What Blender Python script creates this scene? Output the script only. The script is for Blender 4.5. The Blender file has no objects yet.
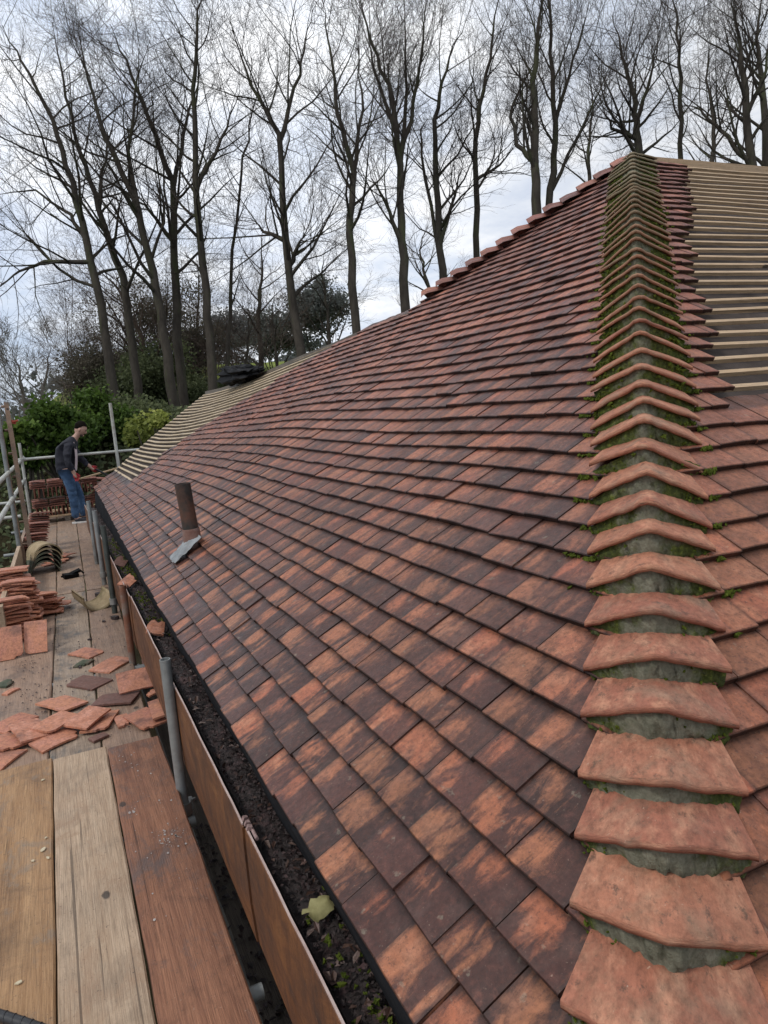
import bpy, math, random
import numpy as np
from mathutils import Vector, Matrix, Euler, noise

rnd = random.Random(11)
COL = bpy.context.scene.collection
scene = bpy.context.scene

# ------------------------------------------------------------------ helpers
def tag(o, label=None, cat=None, group=None, kind=None):
    if label: o['label'] = label
    if cat: o['category'] = cat
    if group: o['group'] = group
    if kind is None and cat: kind = 'thing'
    if kind: o['kind'] = kind
    return o

def empty(name, loc=(0, 0, 0), rz=0.0):
    o = bpy.data.objects.new(name, None)
    o.empty_display_size = 0.1
    COL.objects.link(o)
    o.location = loc
    o.rotation_euler = (0, 0, rz)
    return o

class MB:
    """collects vertices and faces; build() links them as one mesh object"""
    def __init__(self):
        self.v = []; self.f = []; self.a = []; self.sm = []
    def add(self, vs, fs, attr=None, smooth=False):
        b = len(self.v)
        self.v.extend([tuple(p) for p in vs])
        self.f.extend([tuple(i + b for i in q) for q in fs])
        self.sm.extend([smooth] * len(fs))
        if attr is None: attr = [(0, 0, 0)] * len(vs)
        self.a.extend(attr)
    def box(self, c, d, rot=None, attr=None, bevel=0.0):
        x, y, z = d[0] / 2, d[1] / 2, d[2] / 2
        vs = [Vector(p) for p in ((-x, -y, -z), (x, -y, -z), (x, y, -z), (-x, y, -z), (-x, -y, z), (x, -y, z), (x, y, z), (-x, y, z))]
        if rot is not None: vs = [rot @ p for p in vs]
        vs = [p + Vector(c) for p in vs]
        self.add(vs, [(0, 3, 2, 1), (4, 5, 6, 7), (0, 1, 5, 4), (1, 2, 6, 5), (2, 3, 7, 6), (3, 0, 4, 7)], attr)
    def tube(self, pts, rad, n=8, caps=True, smooth=True, hollow=0.0):
        pts = [Vector(p) for p in pts]
        if not hasattr(rad, '__len__'): rad = [rad] * len(pts)
        vs = []; fs = []
        t0 = (pts[1] - pts[0]).normalized()
        a = t0.orthogonal().normalized()
        for i, p in enumerate(pts):
            if i == 0: t = pts[1] - pts[0]
            elif i == len(pts) - 1: t = pts[-1] - pts[-2]
            else: t = pts[i + 1] - pts[i - 1]
            t.normalize()
            a = (a - t * a.dot(t))
            if a.length < 1e-6: a = t.orthogonal()
            a.normalize(); b = t.cross(a)
            for k in range(n):
                g = 2 * math.pi * k / n
                vs.append(p + (a * math.cos(g) + b * math.sin(g)) * rad[i])
        for i in range(len(pts) - 1):
            for k in range(n):
                k2 = (k + 1) % n
                fs.append((i * n + k, i * n + k2, (i + 1) * n + k2, (i + 1) * n + k))
        self.add(vs, fs, None, smooth)
        if caps:
            for e, sgn in ((0, -1), (len(pts) - 1, 1)):
                ring = [vs[e * n + k] for k in range(n)]
                if hollow and rad[e] > hollow:
                    q = pts[e]
                    inner = [q + (v - q) * (1 - hollow / rad[e]) for v in ring]
                    t = (pts[e] - pts[e - 1] if e else pts[0] - pts[1]).normalized()
                    deep = [v - t * min(0.25, (pts[1] - pts[0]).length * 0.3) for v in inner]
                    fs2 = []
                    for k in range(n):
                        k2 = (k + 1) % n
                        fs2.append((k, k2, n + k2, n + k)); fs2.append((n + k, n + k2, 2 * n + k2, 2 * n + k))
                    fs2.append(tuple(range(2 * n, 3 * n)))
                    self.add(ring + inner + deep, fs2)
                else:
                    self.add(ring, [tuple(range(n)) if sgn > 0 else tuple(reversed(range(n)))])
    def build(self, name, mat, parent=None, loc=None):
        me = bpy.data.meshes.new(name)
        vs = self.v
        if loc is not None:
            L = Vector(loc); vs = [tuple(Vector(p) - L) for p in vs]
        me.from_pydata(vs, [], self.f)
        at = me.attributes.new('tc', 'FLOAT_VECTOR', 'POINT')
        at.data.foreach_set('vector', np.array(self.a, dtype=np.float32).ravel())
        me.polygons.foreach_set('use_smooth', self.sm)
        me.validate()
        me.update()
        o = bpy.data.objects.new(name, me)
        if mat: me.materials.append(mat)
        COL.objects.link(o)
        if loc is not None: o.location = loc
        if parent: o.parent = parent
        return o

def part_at(o, parent):
    """parent a world-placed child under a thing whose empty is not at the origin"""
    o.parent = parent
    o.matrix_parent_inverse = parent_matrix(parent).inverted()
    return o
def parent_matrix(p):
    m = Matrix.LocRotScale(p.location, p.rotation_euler, p.scale)
    return m

def smooth(a, b, x):
    t = min(1, max(0, (x - a) / (b - a)))
    return t * t * (3 - 2 * t)

# ------------------------------------------------------------------ materials
def newmat(name):
    m = bpy.data.materials.new(name); m.use_nodes = True
    nt = m.node_tree
    b = nt.nodes['Principled BSDF']
    return m, nt, b
class N:
    def __init__(self, nt): self.nt = nt
    def n(self, t, **kw):
        q = self.nt.nodes.new(t)
        for k, v in kw.items():
            if k.startswith('i_'):
                key = k[2:]
                key = int(key) if key.isdigit() else key.replace('_', ' ')
                q.inputs[key].default_value = v
            else: setattr(q, k, v)
        return q
    def l(self, a, b): self.nt.links.new(a, b)
    def noise(self, vec, scale, detail=4, rough=0.6, dist=0.0):
        q = self.n('ShaderNodeTexNoise'); q.inputs['Scale'].default_value = scale
        q.inputs['Detail'].default_value = detail; q.inputs['Roughness'].default_value = rough
        q.inputs['Distortion'].default_value = dist
        if vec is not None: self.l(vec, q.inputs['Vector'])
        return q.outputs['Fac']
    def ramp(self, fac, stops):
        q = self.n('ShaderNodeValToRGB'); cr = q.color_ramp
        while len(cr.elements) < len(stops): cr.elements.new(0.5)
        for e, (p, c) in zip(cr.elements, stops):
            e.position = p; e.color = (c[0], c[1], c[2], 1) if hasattr(c, '__len__') else (c, c, c, 1)
        self.l(fac, q.inputs['Fac']); return q.outputs['Color']
    def mix(self, fac, a, b, blend='MIX'):
        q = self.n('ShaderNodeMix', data_type='RGBA', blend_type=blend)
        for s, val in ((q.inputs[0], fac), (q.inputs[6], a), (q.inputs[7], b)):
            if hasattr(val, 'links'): self.l(val, s)
            else: s.default_value = (val[0], val[1], val[2], 1) if hasattr(val, '__len__') else val
        return q.outputs[2]
    def math(self, op, a, b=0.0, c=0.0, clamp=False):
        q = self.n('ShaderNodeMath', operation=op); q.use_clamp = clamp
        for i, val in enumerate((a, b, c)):
            if hasattr(val, 'links'): self.l(val, q.inputs[i])
            else: q.inputs[i].default_value = val
        return q.outputs[0]
    def vmul(self, vec, s, add=(0, 0, 0)):
        q = self.n('ShaderNodeMapping'); q.inputs['Scale'].default_value = s; q.inputs['Location'].default_value = add
        self.l(vec, q.inputs['Vector']); return q.outputs['Vector']
    def bump(self, h, bsdf, strength=0.4, dist=0.01):
        q = self.n('ShaderNodeBump'); q.inputs['Strength'].default_value = strength; q.inputs['Distance'].default_value = dist
        self.l(h, q.inputs['Height']); self.l(q.outputs['Normal'], bsdf.inputs['Normal'])

def mat_simple(name, c1, c2, scale=6, rough=0.7, bump=0.3, bdist=0.01, stretch=(1, 1, 1), metal=0.0, c3=None, detail=6, coord='Object', spec=0.5):
    m, nt, b = newmat(name); g = N(nt)
    tc = g.n('ShaderNodeTexCoord')
    v = g.vmul(tc.outputs[coord], stretch)
    f = g.noise(v, scale, detail, 0.65)
    stops = [(0.3, c1), (0.7, c2)]
    col = g.ramp(f, stops)
    if c3 is not None:
        f2 = g.noise(v, scale * 0.35, 5, 0.7)
        col = g.mix(g.ramp(f2, [(0.5, 0), (0.68, 1)]), col, c3)
    g.l(col, b.inputs['Base Color'])
    b.inputs['Roughness'].default_value = rough; b.inputs['Metallic'].default_value = metal
    b.inputs['Specular IOR Level'].default_value = spec
    if bump:
        g.bump(g.noise(v, scale * 5, 5, 0.7), b, bump, bdist)
    return m

def mat_tile(name, style):
    """clay roof tile; attribute tc = (across, along, seed) of each tile, style picks the weathering"""
    m, nt, b = newmat(name); g = N(nt)
    at = g.n('ShaderNodeAttribute', attribute_name='tc')
    sep = g.n('ShaderNodeSeparateXYZ'); g.l(at.outputs['Vector'], sep.inputs[0])
    u, w, seed = sep.outputs
    geo = g.n('ShaderNodeTexCoord')
    cmb = g.n('ShaderNodeCombineXYZ'); g.l(u, cmb.inputs[0]); g.l(w, cmb.inputs[1]); g.l(g.math('MULTIPLY', seed, 17.3), cmb.inputs[2])
    loc = cmb.outputs[0]
    wn = g.n('ShaderNodeTexWhiteNoise', noise_dimensions='1D'); g.l(g.math('MULTIPLY', seed, 91.7), wn.inputs['W'])
    wsep = g.n('ShaderNodeSeparateColor'); g.l(wn.outputs['Color'], wsep.inputs[0])
    r1, r2, r3 = wsep.outputs[0], wsep.outputs[1], wsep.outputs[2]
    big = g.noise(geo.outputs['Object'], 0.55, 3, 0.5)
    fine = g.noise(loc, 55, 6, 0.75)
    med = g.noise(g.vmul(loc, (1, .8, 1)), 16, 5, 0.65)
    fl0 = g.math('ADD', g.math('MULTIPLY', g.noise(g.vmul(loc, (17, 5.0, 1.0)), 1.5, 5, 0.62, 0.6), .92), g.math('MULTIPLY', fine, .09))
    ph = g.math('MULTIPLY_ADD', r2, .05, .10)
    lens = g.math('SUBTRACT', 1.0, g.math('MULTIPLY', g.math('ABSOLUTE', g.math('SUBTRACT', u, ph)), 13.0))
    lens2 = g.math('SUBTRACT', 1.0, g.math('MULTIPLY', g.math('ABSOLUTE', g.math('SUBTRACT', w, g.math('MULTIPLY_ADD', r1, .03, .035))), 9.0))
    fl = g.math('ADD', g.math('MULTIPLY', fl0, .85), g.math('MULTIPLY', g.math('MULTIPLY', g.math('MAXIMUM', lens, 0.0), g.math('MAXIMUM', lens2, 0.0)), .26))       # flame shaped clean clay along the slope
    if style in ('roof', 'roof_end'):
        clay = g.mix(r1, (.43, .185, .088), (.29, .092, .048))
        pink = g.mix(r2, (.37, .148, .100), (.22, .078, .060))
        # height up the roof: object z of the slope
        sz = g.n('ShaderNodeSeparateXYZ'); g.l(geo.outputs['Object'], sz.inputs[0])
        low = g.ramp(g.math('ADD', g.math('MULTIPLY', sz.outputs[2], 0.30), g.math('MULTIPLY', big, 0.5)), [(1.12 / 2 + .52, 1), (1.12 / 2 + .86, 0)]) if False else None
        hz = g.n('ShaderNodeMapRange'); g.l(sz.outputs[2], hz.inputs[0])
        hz.inputs[1].default_value = 3.45; hz.inputs[2].default_value = 4.7
        hgt = g.math('ADD', hz.outputs[0], g.math('MULTIPLY', g.math('SUBTRACT', big, .5), 1.2), clamp=True)   # 0 eaves, 1 upper roof
        dark = g.mix(hgt, g.mix(r2, (.024, .011, .010), (.066, .026, .022)), (.080, .045, .042))
        # dark staining: strong at the eaves, patchy higher up
        d = g.math('ADD', g.math('MULTIPLY', fl, 1.0), g.math('MULTIPLY', g.math('SUBTRACT', r3, .5), .20))
        dm_low = g.ramp(d, [(.50, 1), (.645, 0)])
        dm_hi = g.ramp(d, [(.33, 1), (.55, 0)])
        hm = g.mix(hgt, dm_low, dm_hi)
        base = g.mix(hgt, clay, pink)
        base = g.mix(g.math('MULTIPLY', g.ramp(med, [(.45, 0), (.62, 1)]), .55), base, g.mix(r3, (.15, .056, .042), (.44, .205, .115)))
        base = g.mix(g.math('MULTIPLY', hm, .93 if style == 'roof' else .34), base, dark)
        # grey lichen bloom
        li = g.ramp(g.math('ADD', g.math('MULTIPLY', med, .6), g.math('MULTIPLY', g.noise(geo.outputs['Object'], 3.2, 5, .7), .5)), [(.55, 0), (.72, 1)])
        base = g.mix(g.math('MULTIPLY', li, .20), base, (.21, .165, .15))
        tint = g.ramp(r1, [(0, (.58, .55, .58)), (.5, (1, 1, 1)), (1, (1.25, 1.15, 1.08))])
        base = g.mix(1.0, base, tint, 'MULTIPLY')
        ln_ = g.ramp(g.noise(loc, 34, 3, .6), [(.66, 0), (.72, 1)])
        base = g.mix(g.math('MULTIPLY', ln_, .35), base, (.30, .27, .20))
        edgeu = g.ramp(g.math('ABSOLUTE', g.math('SUBTRACT', u, .0815)), [(.0705, 0), (.0815, 1)])
        base = g.mix(g.math('MULTIPLY', edgeu, .55), base, (.03, .02, .017))
        pit = g.noise(loc, 120, 4, .75)
        base = g.mix(g.math('MULTIPLY', g.ramp(pit, [(.55, 0), (.66, 1)]), .60), base, (.045, .026, .022))
        mot = g.noise(loc, 42, 5, .7)
        base = g.mix(g.math('MULTIPLY', g.ramp(mot, [(.52, 0), (.68, 1)]), .45), base, g.mix(r2, (.12, .045, .034), (.20, .075, .05)))
        gr = g.noise(geo.outputs['Object'], 150, 3, .7)
        base = g.mix(g.math('MULTIPLY', g.ramp(gr, [(.66, 0), (.73, 1)]), .5), base, (.42, .30, .22))
        contact_shade = g.ramp(w, [(.078, 1.0), (.099, .42)])  # contact shade painted into the clay just below the next course's edge
        base = g.mix(1.0, base, contact_shade, 'MULTIPLY')
        b.inputs['Specular IOR Level'].default_value = .34
        if style == 'roof': b.inputs['Coat Weight'].default_value = .14; b.inputs['Coat Roughness'].default_value = .28
        rough = (.40, .78)
    elif style == 'bonnet':
        base = g.mix(r1, (.39, .162, .092), (.30, .108, .066))
        base = g.mix(g.ramp(med, [(.5, 0), (.66, 1)]), base, (.46, .220, .135))
        base = g.mix(g.math('MULTIPLY', g.ramp(g.noise(loc, 30, 6, .75), [(.57, 0), (.66, 1)]), .75), base, (.085, .05, .035))
        base = g.mix(g.math('MULTIPLY', g.ramp(g.noise(geo.outputs['Object'], 120, 3, .7), [(.64, 0), (.70, 1)]), .6), base, (.10, .07, .05))
        base = g.mix(g.math('MULTIPLY', g.ramp(g.noise(geo.outputs['Object'], 85, 3, .7), [(.68, 0), (.74, 1)]), .6), base, (.62, .46, .34))
        base = g.mix(g.math('MULTIPLY', g.ramp(g.noise(geo.outputs['Object'], 9, 4, .6), [(.52, 0), (.7, 1)]), .5), base, (.25, .19, .13))
        sz = g.n('ShaderNodeSeparateXYZ'); g.l(geo.outputs['Object'], sz.inputs[0])
        hz = g.n('ShaderNodeMapRange'); g.l(sz.outputs[2], hz.inputs[0])
        hz.inputs[1].default_value = 4.35; hz.inputs[2].default_value = 5.7
        mossy = g.math('MULTIPLY', g.math('ADD', hz.outputs[0], g.math('MULTIPLY', g.math('SUBTRACT', g.noise(geo.outputs['Object'], 14, 5, .7), .5), 1.3), clamp=True), .88)
        base = g.mix(mossy, base, g.mix(g.noise(geo.outputs['Object'], 30, 3, .6), (.105, .105, .042), (.25, .22, .155)))
        rough = (.6, .9)
    else:  # loose, freshly stripped
        base = g.mix(r1, (.52, .225, .125), (.43, .175, .105))
        base = g.mix(g.ramp(med, [(.42, 0), (.64, 1)]), base, g.mix(r2, (.62, .31, .22), (.34, .13, .09)))
        base = g.mix(g.math('MULTIPLY', g.ramp(g.noise(loc, 7, 4, .6), [(.56, 0), (.70, 1)]), .6), base, (.09, .055, .05))
        if style == 'dark': base = g.mix(.82, base, (.085, .048, .044))
        if style == 'stack': base = g.mix(.66, base, (.12, .032, .026))
        rough = (.5, .85)
    front = g.ramp(w, [(.0, .20), (.0022, .25), (.0036, 1.0)]) if style in ('roof', 'roof_end') else None  # front edge darkened in the colour, painting in the shade on down-slope faces
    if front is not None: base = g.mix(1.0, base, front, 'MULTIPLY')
    speck = g.ramp(fine, [(.25, .45), (.5, 1.0), (.72, 1.38)])
    base = g.mix(1.0, base, speck, 'MULTIPLY')
    g.l(base, b.inputs['Base Color'])
    rr = g.n('ShaderNodeMapRange'); g.l(med, rr.inputs[0]); rr.inputs[1].default_value = .3; rr.inputs[2].default_value = .7
    rr.inputs[3].default_value, rr.inputs[4].default_value = rough
    ro = rr.outputs[0]
    if style == 'roof': ro = g.math('SUBTRACT', ro, g.math('MULTIPLY', hm, .08))
    g.l(ro, b.inputs['Roughness'])
    h = g.math('ADD', g.math('MULTIPLY', fine, .5), med)
    g.bump(h, b, .75, .005)
    return m

def mat_wood(name, c1, c2, stain=None, along=1, rough=.75, wear=.5, seed=0.0):
    m, nt, b = newmat(name); g = N(nt)
    tc = g.n('ShaderNodeTexCoord'); v0 = tc.outputs['Object']
    oi = g.n('ShaderNodeObjectInfo')
    sh = g.n('ShaderNodeCombineXYZ'); g.l(g.math('MULTIPLY', oi.outputs['Random'], 31.0), sh.inputs[0]); g.l(g.math('MULTIPLY', oi.outputs['Random'], 57.0), sh.inputs[1])
    add = g.n('ShaderNodeVectorMath', operation='ADD'); g.l(v0, add.inputs[0]); g.l(sh.outputs[0], add.inputs[1])
    v = add.outputs[0]
    def st(k):
        q = [1, 1, 1]; q[along] = k; return q
    bend = g.noise(g.vmul(v, st(.25)), 5, 2, .5)
    fine = g.noise(g.vmul(v, st(.022)), 300, 4, .65, .3)
    grain = g.noise(g.vmul(v, st(.035)), 85, 6, .7, 1.2)
    band = g.noise(g.vmul(v, st(.05)), 17, 4, .6, .8)
    blot = g.noise(v, 3.2, 7, .72, .5)
    col = g.ramp(g.math('MULTIPLY_ADD', grain, .6, g.math('MULTIPLY', band, .4)), [(.36, c1), (.62, c2)])
    col = g.mix(1.0, col, g.ramp(fine, [(.32, .62), (.52, 1.0), (.7, 1.12)]), 'MULTIPLY')
    dk = tuple(q * .42 for q in c1)
    col = g.mix(g.math('MULTIPLY', g.ramp(blot, [(.50, 0), (.66, 1)]), wear), col, dk)
    if stain is not None:
        bl = g.noise(g.vmul(v, st(.6), (5, 3, 1)), 5.5, 8, .75, .6)
        col = g.mix(g.math('MULTIPLY', g.ramp(bl, [(.52, 0), (.64, 1)]), .75), col, stain)
    crack = g.noise(g.vmul(v, st(.012)), 48, 3, .6, .6)
    col = g.mix(g.math('MULTIPLY', g.ramp(crack, [(.66, 0), (.70, 1)]), .7), col, tuple(q * .2 for q in c1))
    grit = g.noise(v, 95, 3, .7)
    col = g.mix(g.math('MULTIPLY', g.ramp(grit, [(.64, 0), (.70, 1)]), .65), col, (.06, .045, .035))
    dust = g.noise(v, 62, 4, .7)
    col = g.mix(g.math('MULTIPLY', g.ramp(dust, [(.66, 0), (.74, 1)]), .45), col, (.55, .46, .36))
    knots = g.n('ShaderNodeTexVoronoi'); knots.inputs['Scale'].default_value = 4.3
    g.l(g.vmul(v, st(.62), (.37, .21, 0)), knots.inputs['Vector'])
    kd = g.math('ADD', knots.outputs['Distance'], g.math('MULTIPLY', g.math('SUBTRACT', grit, .5), .05))
    col = g.mix(g.math('MULTIPLY', g.ramp(kd, [(.05, 1), (.075, 0)]), .85), col, (.045, .038, .034))
    g.l(col, b.inputs['Base Color'])
    rr = g.n('ShaderNodeMapRange'); g.l(blot, rr.inputs[0]); rr.inputs[1].default_value = .35; rr.inputs[2].default_value = .65
    rr.inputs[3].default_value = rough + .1; rr.inputs[4].default_value = rough - .25
    g.l(rr.outputs[0], b.inputs['Roughness'])
    b.inputs['Specular IOR Level'].default_value = .35
    b.inputs['Coat Weight'].default_value = .08; b.inputs['Coat Roughness'].default_value = .3
    g.bump(g.math('ADD', g.math('ADD', grain, fine), g.math('MULTIPLY', grit, .6)), b, .6, .004)
    return m

M = {}
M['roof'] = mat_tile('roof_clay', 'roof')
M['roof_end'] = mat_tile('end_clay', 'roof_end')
M['bonnet'] = mat_tile('bonnet_clay', 'bonnet')
M['loose'] = mat_tile('loose_clay', 'loose')
M['loose_dark'] = mat_tile('loose_clay_dark', 'dark')
M['loose_stack'] = mat_tile('stacked_clay', 'stack')
M['wood_golden'] = mat_wood('board_golden', (.30, .165, .078), (.46, .28, .145), stain=(.24, .20, .16), wear=.6)
M['wood_pale'] = mat_wood('board_pale', (.38, .265, .175), (.54, .405, .285), stain=(.36, .235, .15), wear=.4)
M['wood_red'] = mat_wood('board_red', (.20, .085, .050), (.37, .175, .10), stain=(.12, .095, .09), wear=.7)
M['wood_dull'] = mat_wood('board_dull', (.27, .175, .12), (.40, .285, .205), stain=(.17, .155, .14), wear=.6)
M['wood_dull2'] = mat_wood('board_dull_brown', (.26, .165, .115), (.40, .28, .205), stain=(.14, .105, .085), wear=.6)
M['wood_blue'] = mat_wood('board_blue_stained', (.27, .20, .145), (.40, .31, .235), stain=(.085, .095, .10), wear=.85)
M['wood_grey'] = mat_wood('board_grey', (.12, .10, .08), (.22, .19, .155), wear=.6)
M['batten'] = mat_wood('batten_wood', (.40, .27, .15), (.58, .42, .27), along=0, wear=.35)
M['batten_y'] = mat_wood('batten_wood_weathered', (.42, .32, .20), (.60, .48, .33), along=1, wear=.3)
def mk_brown():
    m, nt, b = newmat('weathered_brown_board'); g = N(nt)
    tc = g.n('ShaderNodeTexCoord'); v = tc.outputs['Object']
    blot = g.noise(g.vmul(v, (1, .55, 1)), 6.5, 8, .72, .6)
    run = g.noise(g.vmul(v, (1, 1, .12)), 26, 5, .7, .4)
    col = g.ramp(g.math('MULTIPLY_ADD', blot, .6, g.math('MULTIPLY', run, .4)), [(.34, (.035, .016, .009)), (.5, (.115, .043, .015)), (.66, (.24, .098, .030))])
    col = g.mix(g.math('MULTIPLY', g.ramp(g.noise(v, 42, 5, .75), [(.56, 0), (.68, 1)]), .55), col, (.035, .022, .016))
    col = g.mix(g.math('MULTIPLY', g.ramp(g.noise(v, 130, 3, .7), [(.66, 0), (.73, 1)]), .6), col, (.36, .24, .17))
    g.l(col, b.inputs['Base Color'])
    rr = g.n('ShaderNodeMapRange'); g.l(blot, rr.inputs[0]); rr.inputs[1].default_value = .35; rr.inputs[2].default_value = .65; rr.inputs[3].default_value = .75; rr.inputs[4].default_value = .38
    g.l(rr.outputs[0], b.inputs['Roughness'])
    g.bump(g.math('ADD', run, g.noise(v, 60, 5, .75)), b, .5, .004)
    return m
M['brown_paint'] = mk_brown()
M['lip'] = mat_simple('worn_lip', (.42, .30, .27), (.62, .50, .46), 30, .6, .2, .002)
M['lead'] = mat_simple('lead_flashing', (.15, .165, .175), (.33, .355, .37), 14, .75, .5, .01, c3=(.20, .19, .18))
M['galv'] = mat_simple('galvanised_tube', (.22, .235, .235), (.36, .38, .375), 9, .5, .2, .003, metal=.35, c3=(.16, .14, .12))
M['galv_pale'] = mat_simple('pale_galvanised_tube', (.40, .41, .38), (.56, .57, .53), 9, .55, .2, .003, metal=.2, c3=(.30, .26, .20))
M['galv_dark'] = mat_simple('dark_green_tube', (.055, .065, .06), (.11, .125, .115), 9, .5, .2, .003, metal=.3)
M['rust'] = mat_simple('rusty_tube', (.16, .062, .035), (.27, .12, .07), 11, .75, .4, .005, c3=(.22, .20, .175))
M['coupler'] = mat_simple('coupler_steel', (.30, .31, .30), (.48, .48, .46), 12, .45, .3, .003, metal=.5)
M['rust_pink'] = mat_simple('corroded_bolts', (.22, .13, .12), (.42, .30, .28), 60, .7, .6, .004)
M['red'] = mat_simple('red_clamp_paint', (.34, .05, .03), (.46, .09, .05), 12, .6, .2)
M['pipe'] = mat_simple('sooty_pipe', (.016, .015, .014), (.052, .049, .043), 9, .6, .4, .006, c3=(.135, .058, .034))
M['pipe_rust'] = mat_simple('rusty_pipe_foot', (.13, .055, .04), (.24, .14, .11), 14, .75, .5, .006, c3=(.24, .235, .23))
M['felt'] = mat_simple('roof_underlay', (.045, .036, .032), (.085, .070, .064), 5, .9, .4, .01, c3=(.12, .10, .092), spec=.2)
M['felt_eaves'] = mat_simple('eaves_felt', (.008, .008, .009), (.02, .021, .024), 6, .9, .4, .01, spec=.08)  # near-black felt of the eaves flap
M['gutter_in'] = mat_simple('gutter_black', (.012, .012, .012), (.03, .028, .027), 9, .7, .4)
M['debris'] = mat_simple('wet_debris', (.012, .009, .009), (.060, .044, .042), 70, .5, .8, .006, c3=(.11, .062, .062))
M['moss'] = mat_simple('moss_green', (.040, .058, .010), (.15, .19, .028), 40, .95, .8, .01, spec=.1)
M['mortar'] = None
M['brick'] = None
M['black_sheet'] = mat_simple('black_plastic', (.003, .003, .004), (.007, .007, .008), 8, .6, .4, .01, spec=.12)
M['rubber'] = mat_simple('black_hose_rubber', (.014, .015, .017), (.035, .037, .042), 12, .45, .3, .003)
M['ridge_clay'] = mat_simple('lichen_clay', (.27, .20, .11), (.42, .33, .20), 12, .85, .6, .006, c3=(.15, .125, .06))
M['bark'] = mat_simple('bark', (.036, .031, .026), (.085, .074, .060), 5, .95, .8, .03, (1, 1, .3), c3=(.070, .078, .040), spec=.15)
M['bark_brown'] = mat_simple('bark_brown', (.042, .031, .024), (.085, .064, .048), 5, .95, .8, .03, (1, 1, .3), spec=.15)
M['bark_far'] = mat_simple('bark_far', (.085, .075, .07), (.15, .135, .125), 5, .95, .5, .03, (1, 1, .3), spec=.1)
M['twig'] = mat_simple('twig', (.048, .039, .033), (.085, .070, .060), 3, .9, 0, spec=.1)
M['twig_red'] = mat_simple('twig_reddish', (.095, .072, .060), (.15, .115, .095), 3, .9, 0, spec=.1)
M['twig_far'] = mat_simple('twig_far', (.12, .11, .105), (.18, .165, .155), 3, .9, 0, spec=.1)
M['leaf_stone'] = mat_simple('olive_leaf', (.22, .20, .08), (.38, .35, .16), 30, .7, .3, .004)

def mat_leaf(name, c1, c2, c3):
    m, nt, b = newmat(name); g = N(nt)
    at = g.n('ShaderNodeAttribute', attribute_name='tc')
    sep = g.n('ShaderNodeSeparateXYZ'); g.l(at.outputs['Vector'], sep.inputs[0])
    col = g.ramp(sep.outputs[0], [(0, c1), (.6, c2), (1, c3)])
    g.l(col, b.inputs['Base Color']); b.inputs['Roughness'].default_value = .6
    b.inputs['Specular IOR Level'].default_value = .25
    tr = g.n('ShaderNodeBsdfTranslucent'); g.l(col, tr.inputs['Color'])
    mx = g.n('ShaderNodeMixShader'); mx.inputs[0].default_value = .42
    out = nt.nodes['Material Output']
    g.l(b.outputs[0], mx.inputs[1]); g.l(tr.outputs[0], mx.inputs[2]); g.l(mx.outputs[0], out.inputs['Surface'])
    return m
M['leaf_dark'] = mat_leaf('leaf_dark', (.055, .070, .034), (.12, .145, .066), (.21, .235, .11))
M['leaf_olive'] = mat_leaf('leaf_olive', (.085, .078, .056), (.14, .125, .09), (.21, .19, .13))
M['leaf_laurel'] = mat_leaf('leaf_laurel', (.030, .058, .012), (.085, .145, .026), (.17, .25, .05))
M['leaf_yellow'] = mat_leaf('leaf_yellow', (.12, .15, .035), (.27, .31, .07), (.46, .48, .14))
M['leaf_conifer'] = mat_leaf('leaf_conifer', (.10, .11, .105), (.16, .175, .16), (.23, .245, .22))  # grey-green needles with bluish distance haze mixed into the colour
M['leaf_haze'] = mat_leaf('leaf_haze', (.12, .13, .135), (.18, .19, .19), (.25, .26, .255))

def mk_mortar():
    m, nt, b = newmat('mossy_mortar'); g = N(nt)
    tc = g.n('ShaderNodeTexCoord'); v = tc.outputs['Object']
    at = g.n('ShaderNodeAttribute', attribute_name='tc')
    sep = g.n('ShaderNodeSeparateXYZ'); g.l(at.outputs['Vector'], sep.inputs[0])
    col = g.ramp(g.noise(v, 28, 7, .7), [(.3, (.10, .105, .070)), (.68, (.34, .335, .25))])
    edge = g.math('ABSOLUTE', g.math('SUBTRACT', sep.outputs[0], .5))       # 0 middle .. .5 tips
    mk = g.math('ADD', g.math('MULTIPLY', edge, .75), g.math('MULTIPLY', g.noise(v, 11, 5, .7), .9))
    mk = g.math('ADD', mk, g.math('MULTIPLY', sep.outputs[2], .17))
    col = g.mix(g.ramp(mk, [(.60, 0), (.78, .9)]), col, g.ramp(g.noise(v, 60, 4, .7), [(.28, (.025, .036, .008)), (.55, (.085, .11, .017)), (.72, (.22, .26, .04))]))
    g.l(col, b.inputs['Base Color']); b.inputs['Roughness'].default_value = .95
    b.inputs['Specular IOR Level'].default_value = .2
    g.bump(g.noise(v, 75, 6, .75), b, .9, .012)
    return m
M['mortar'] = mk_mortar()
def mk_brick():
    m, nt, b = newmat('red_brick'); g = N(nt)
    tc = g.n('ShaderNodeTexCoord')
    br = g.n('ShaderNodeTexBrick'); br.inputs['Scale'].default_value = 4.4
    br.inputs['Color1'].default_value = (.26, .10, .065, 1); br.inputs['Color2'].default_value = (.18, .075, .055, 1)
    br.inputs['Mortar'].default_value = (.33, .30, .26, 1)
    mp = g.n('ShaderNodeMapping'); mp.inputs['Rotation'].default_value = (math.pi / 2, 0, math.pi / 2)
    g.l(tc.outputs['Object'], mp.inputs['Vector']); g.l(mp.outputs[0], br.inputs['Vector'])
    g.l(br.outputs['Color'], b.inputs['Base Color']); b.inputs['Roughness'].default_value = .9
    return m
M['brick'] = mk_brick()
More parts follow.
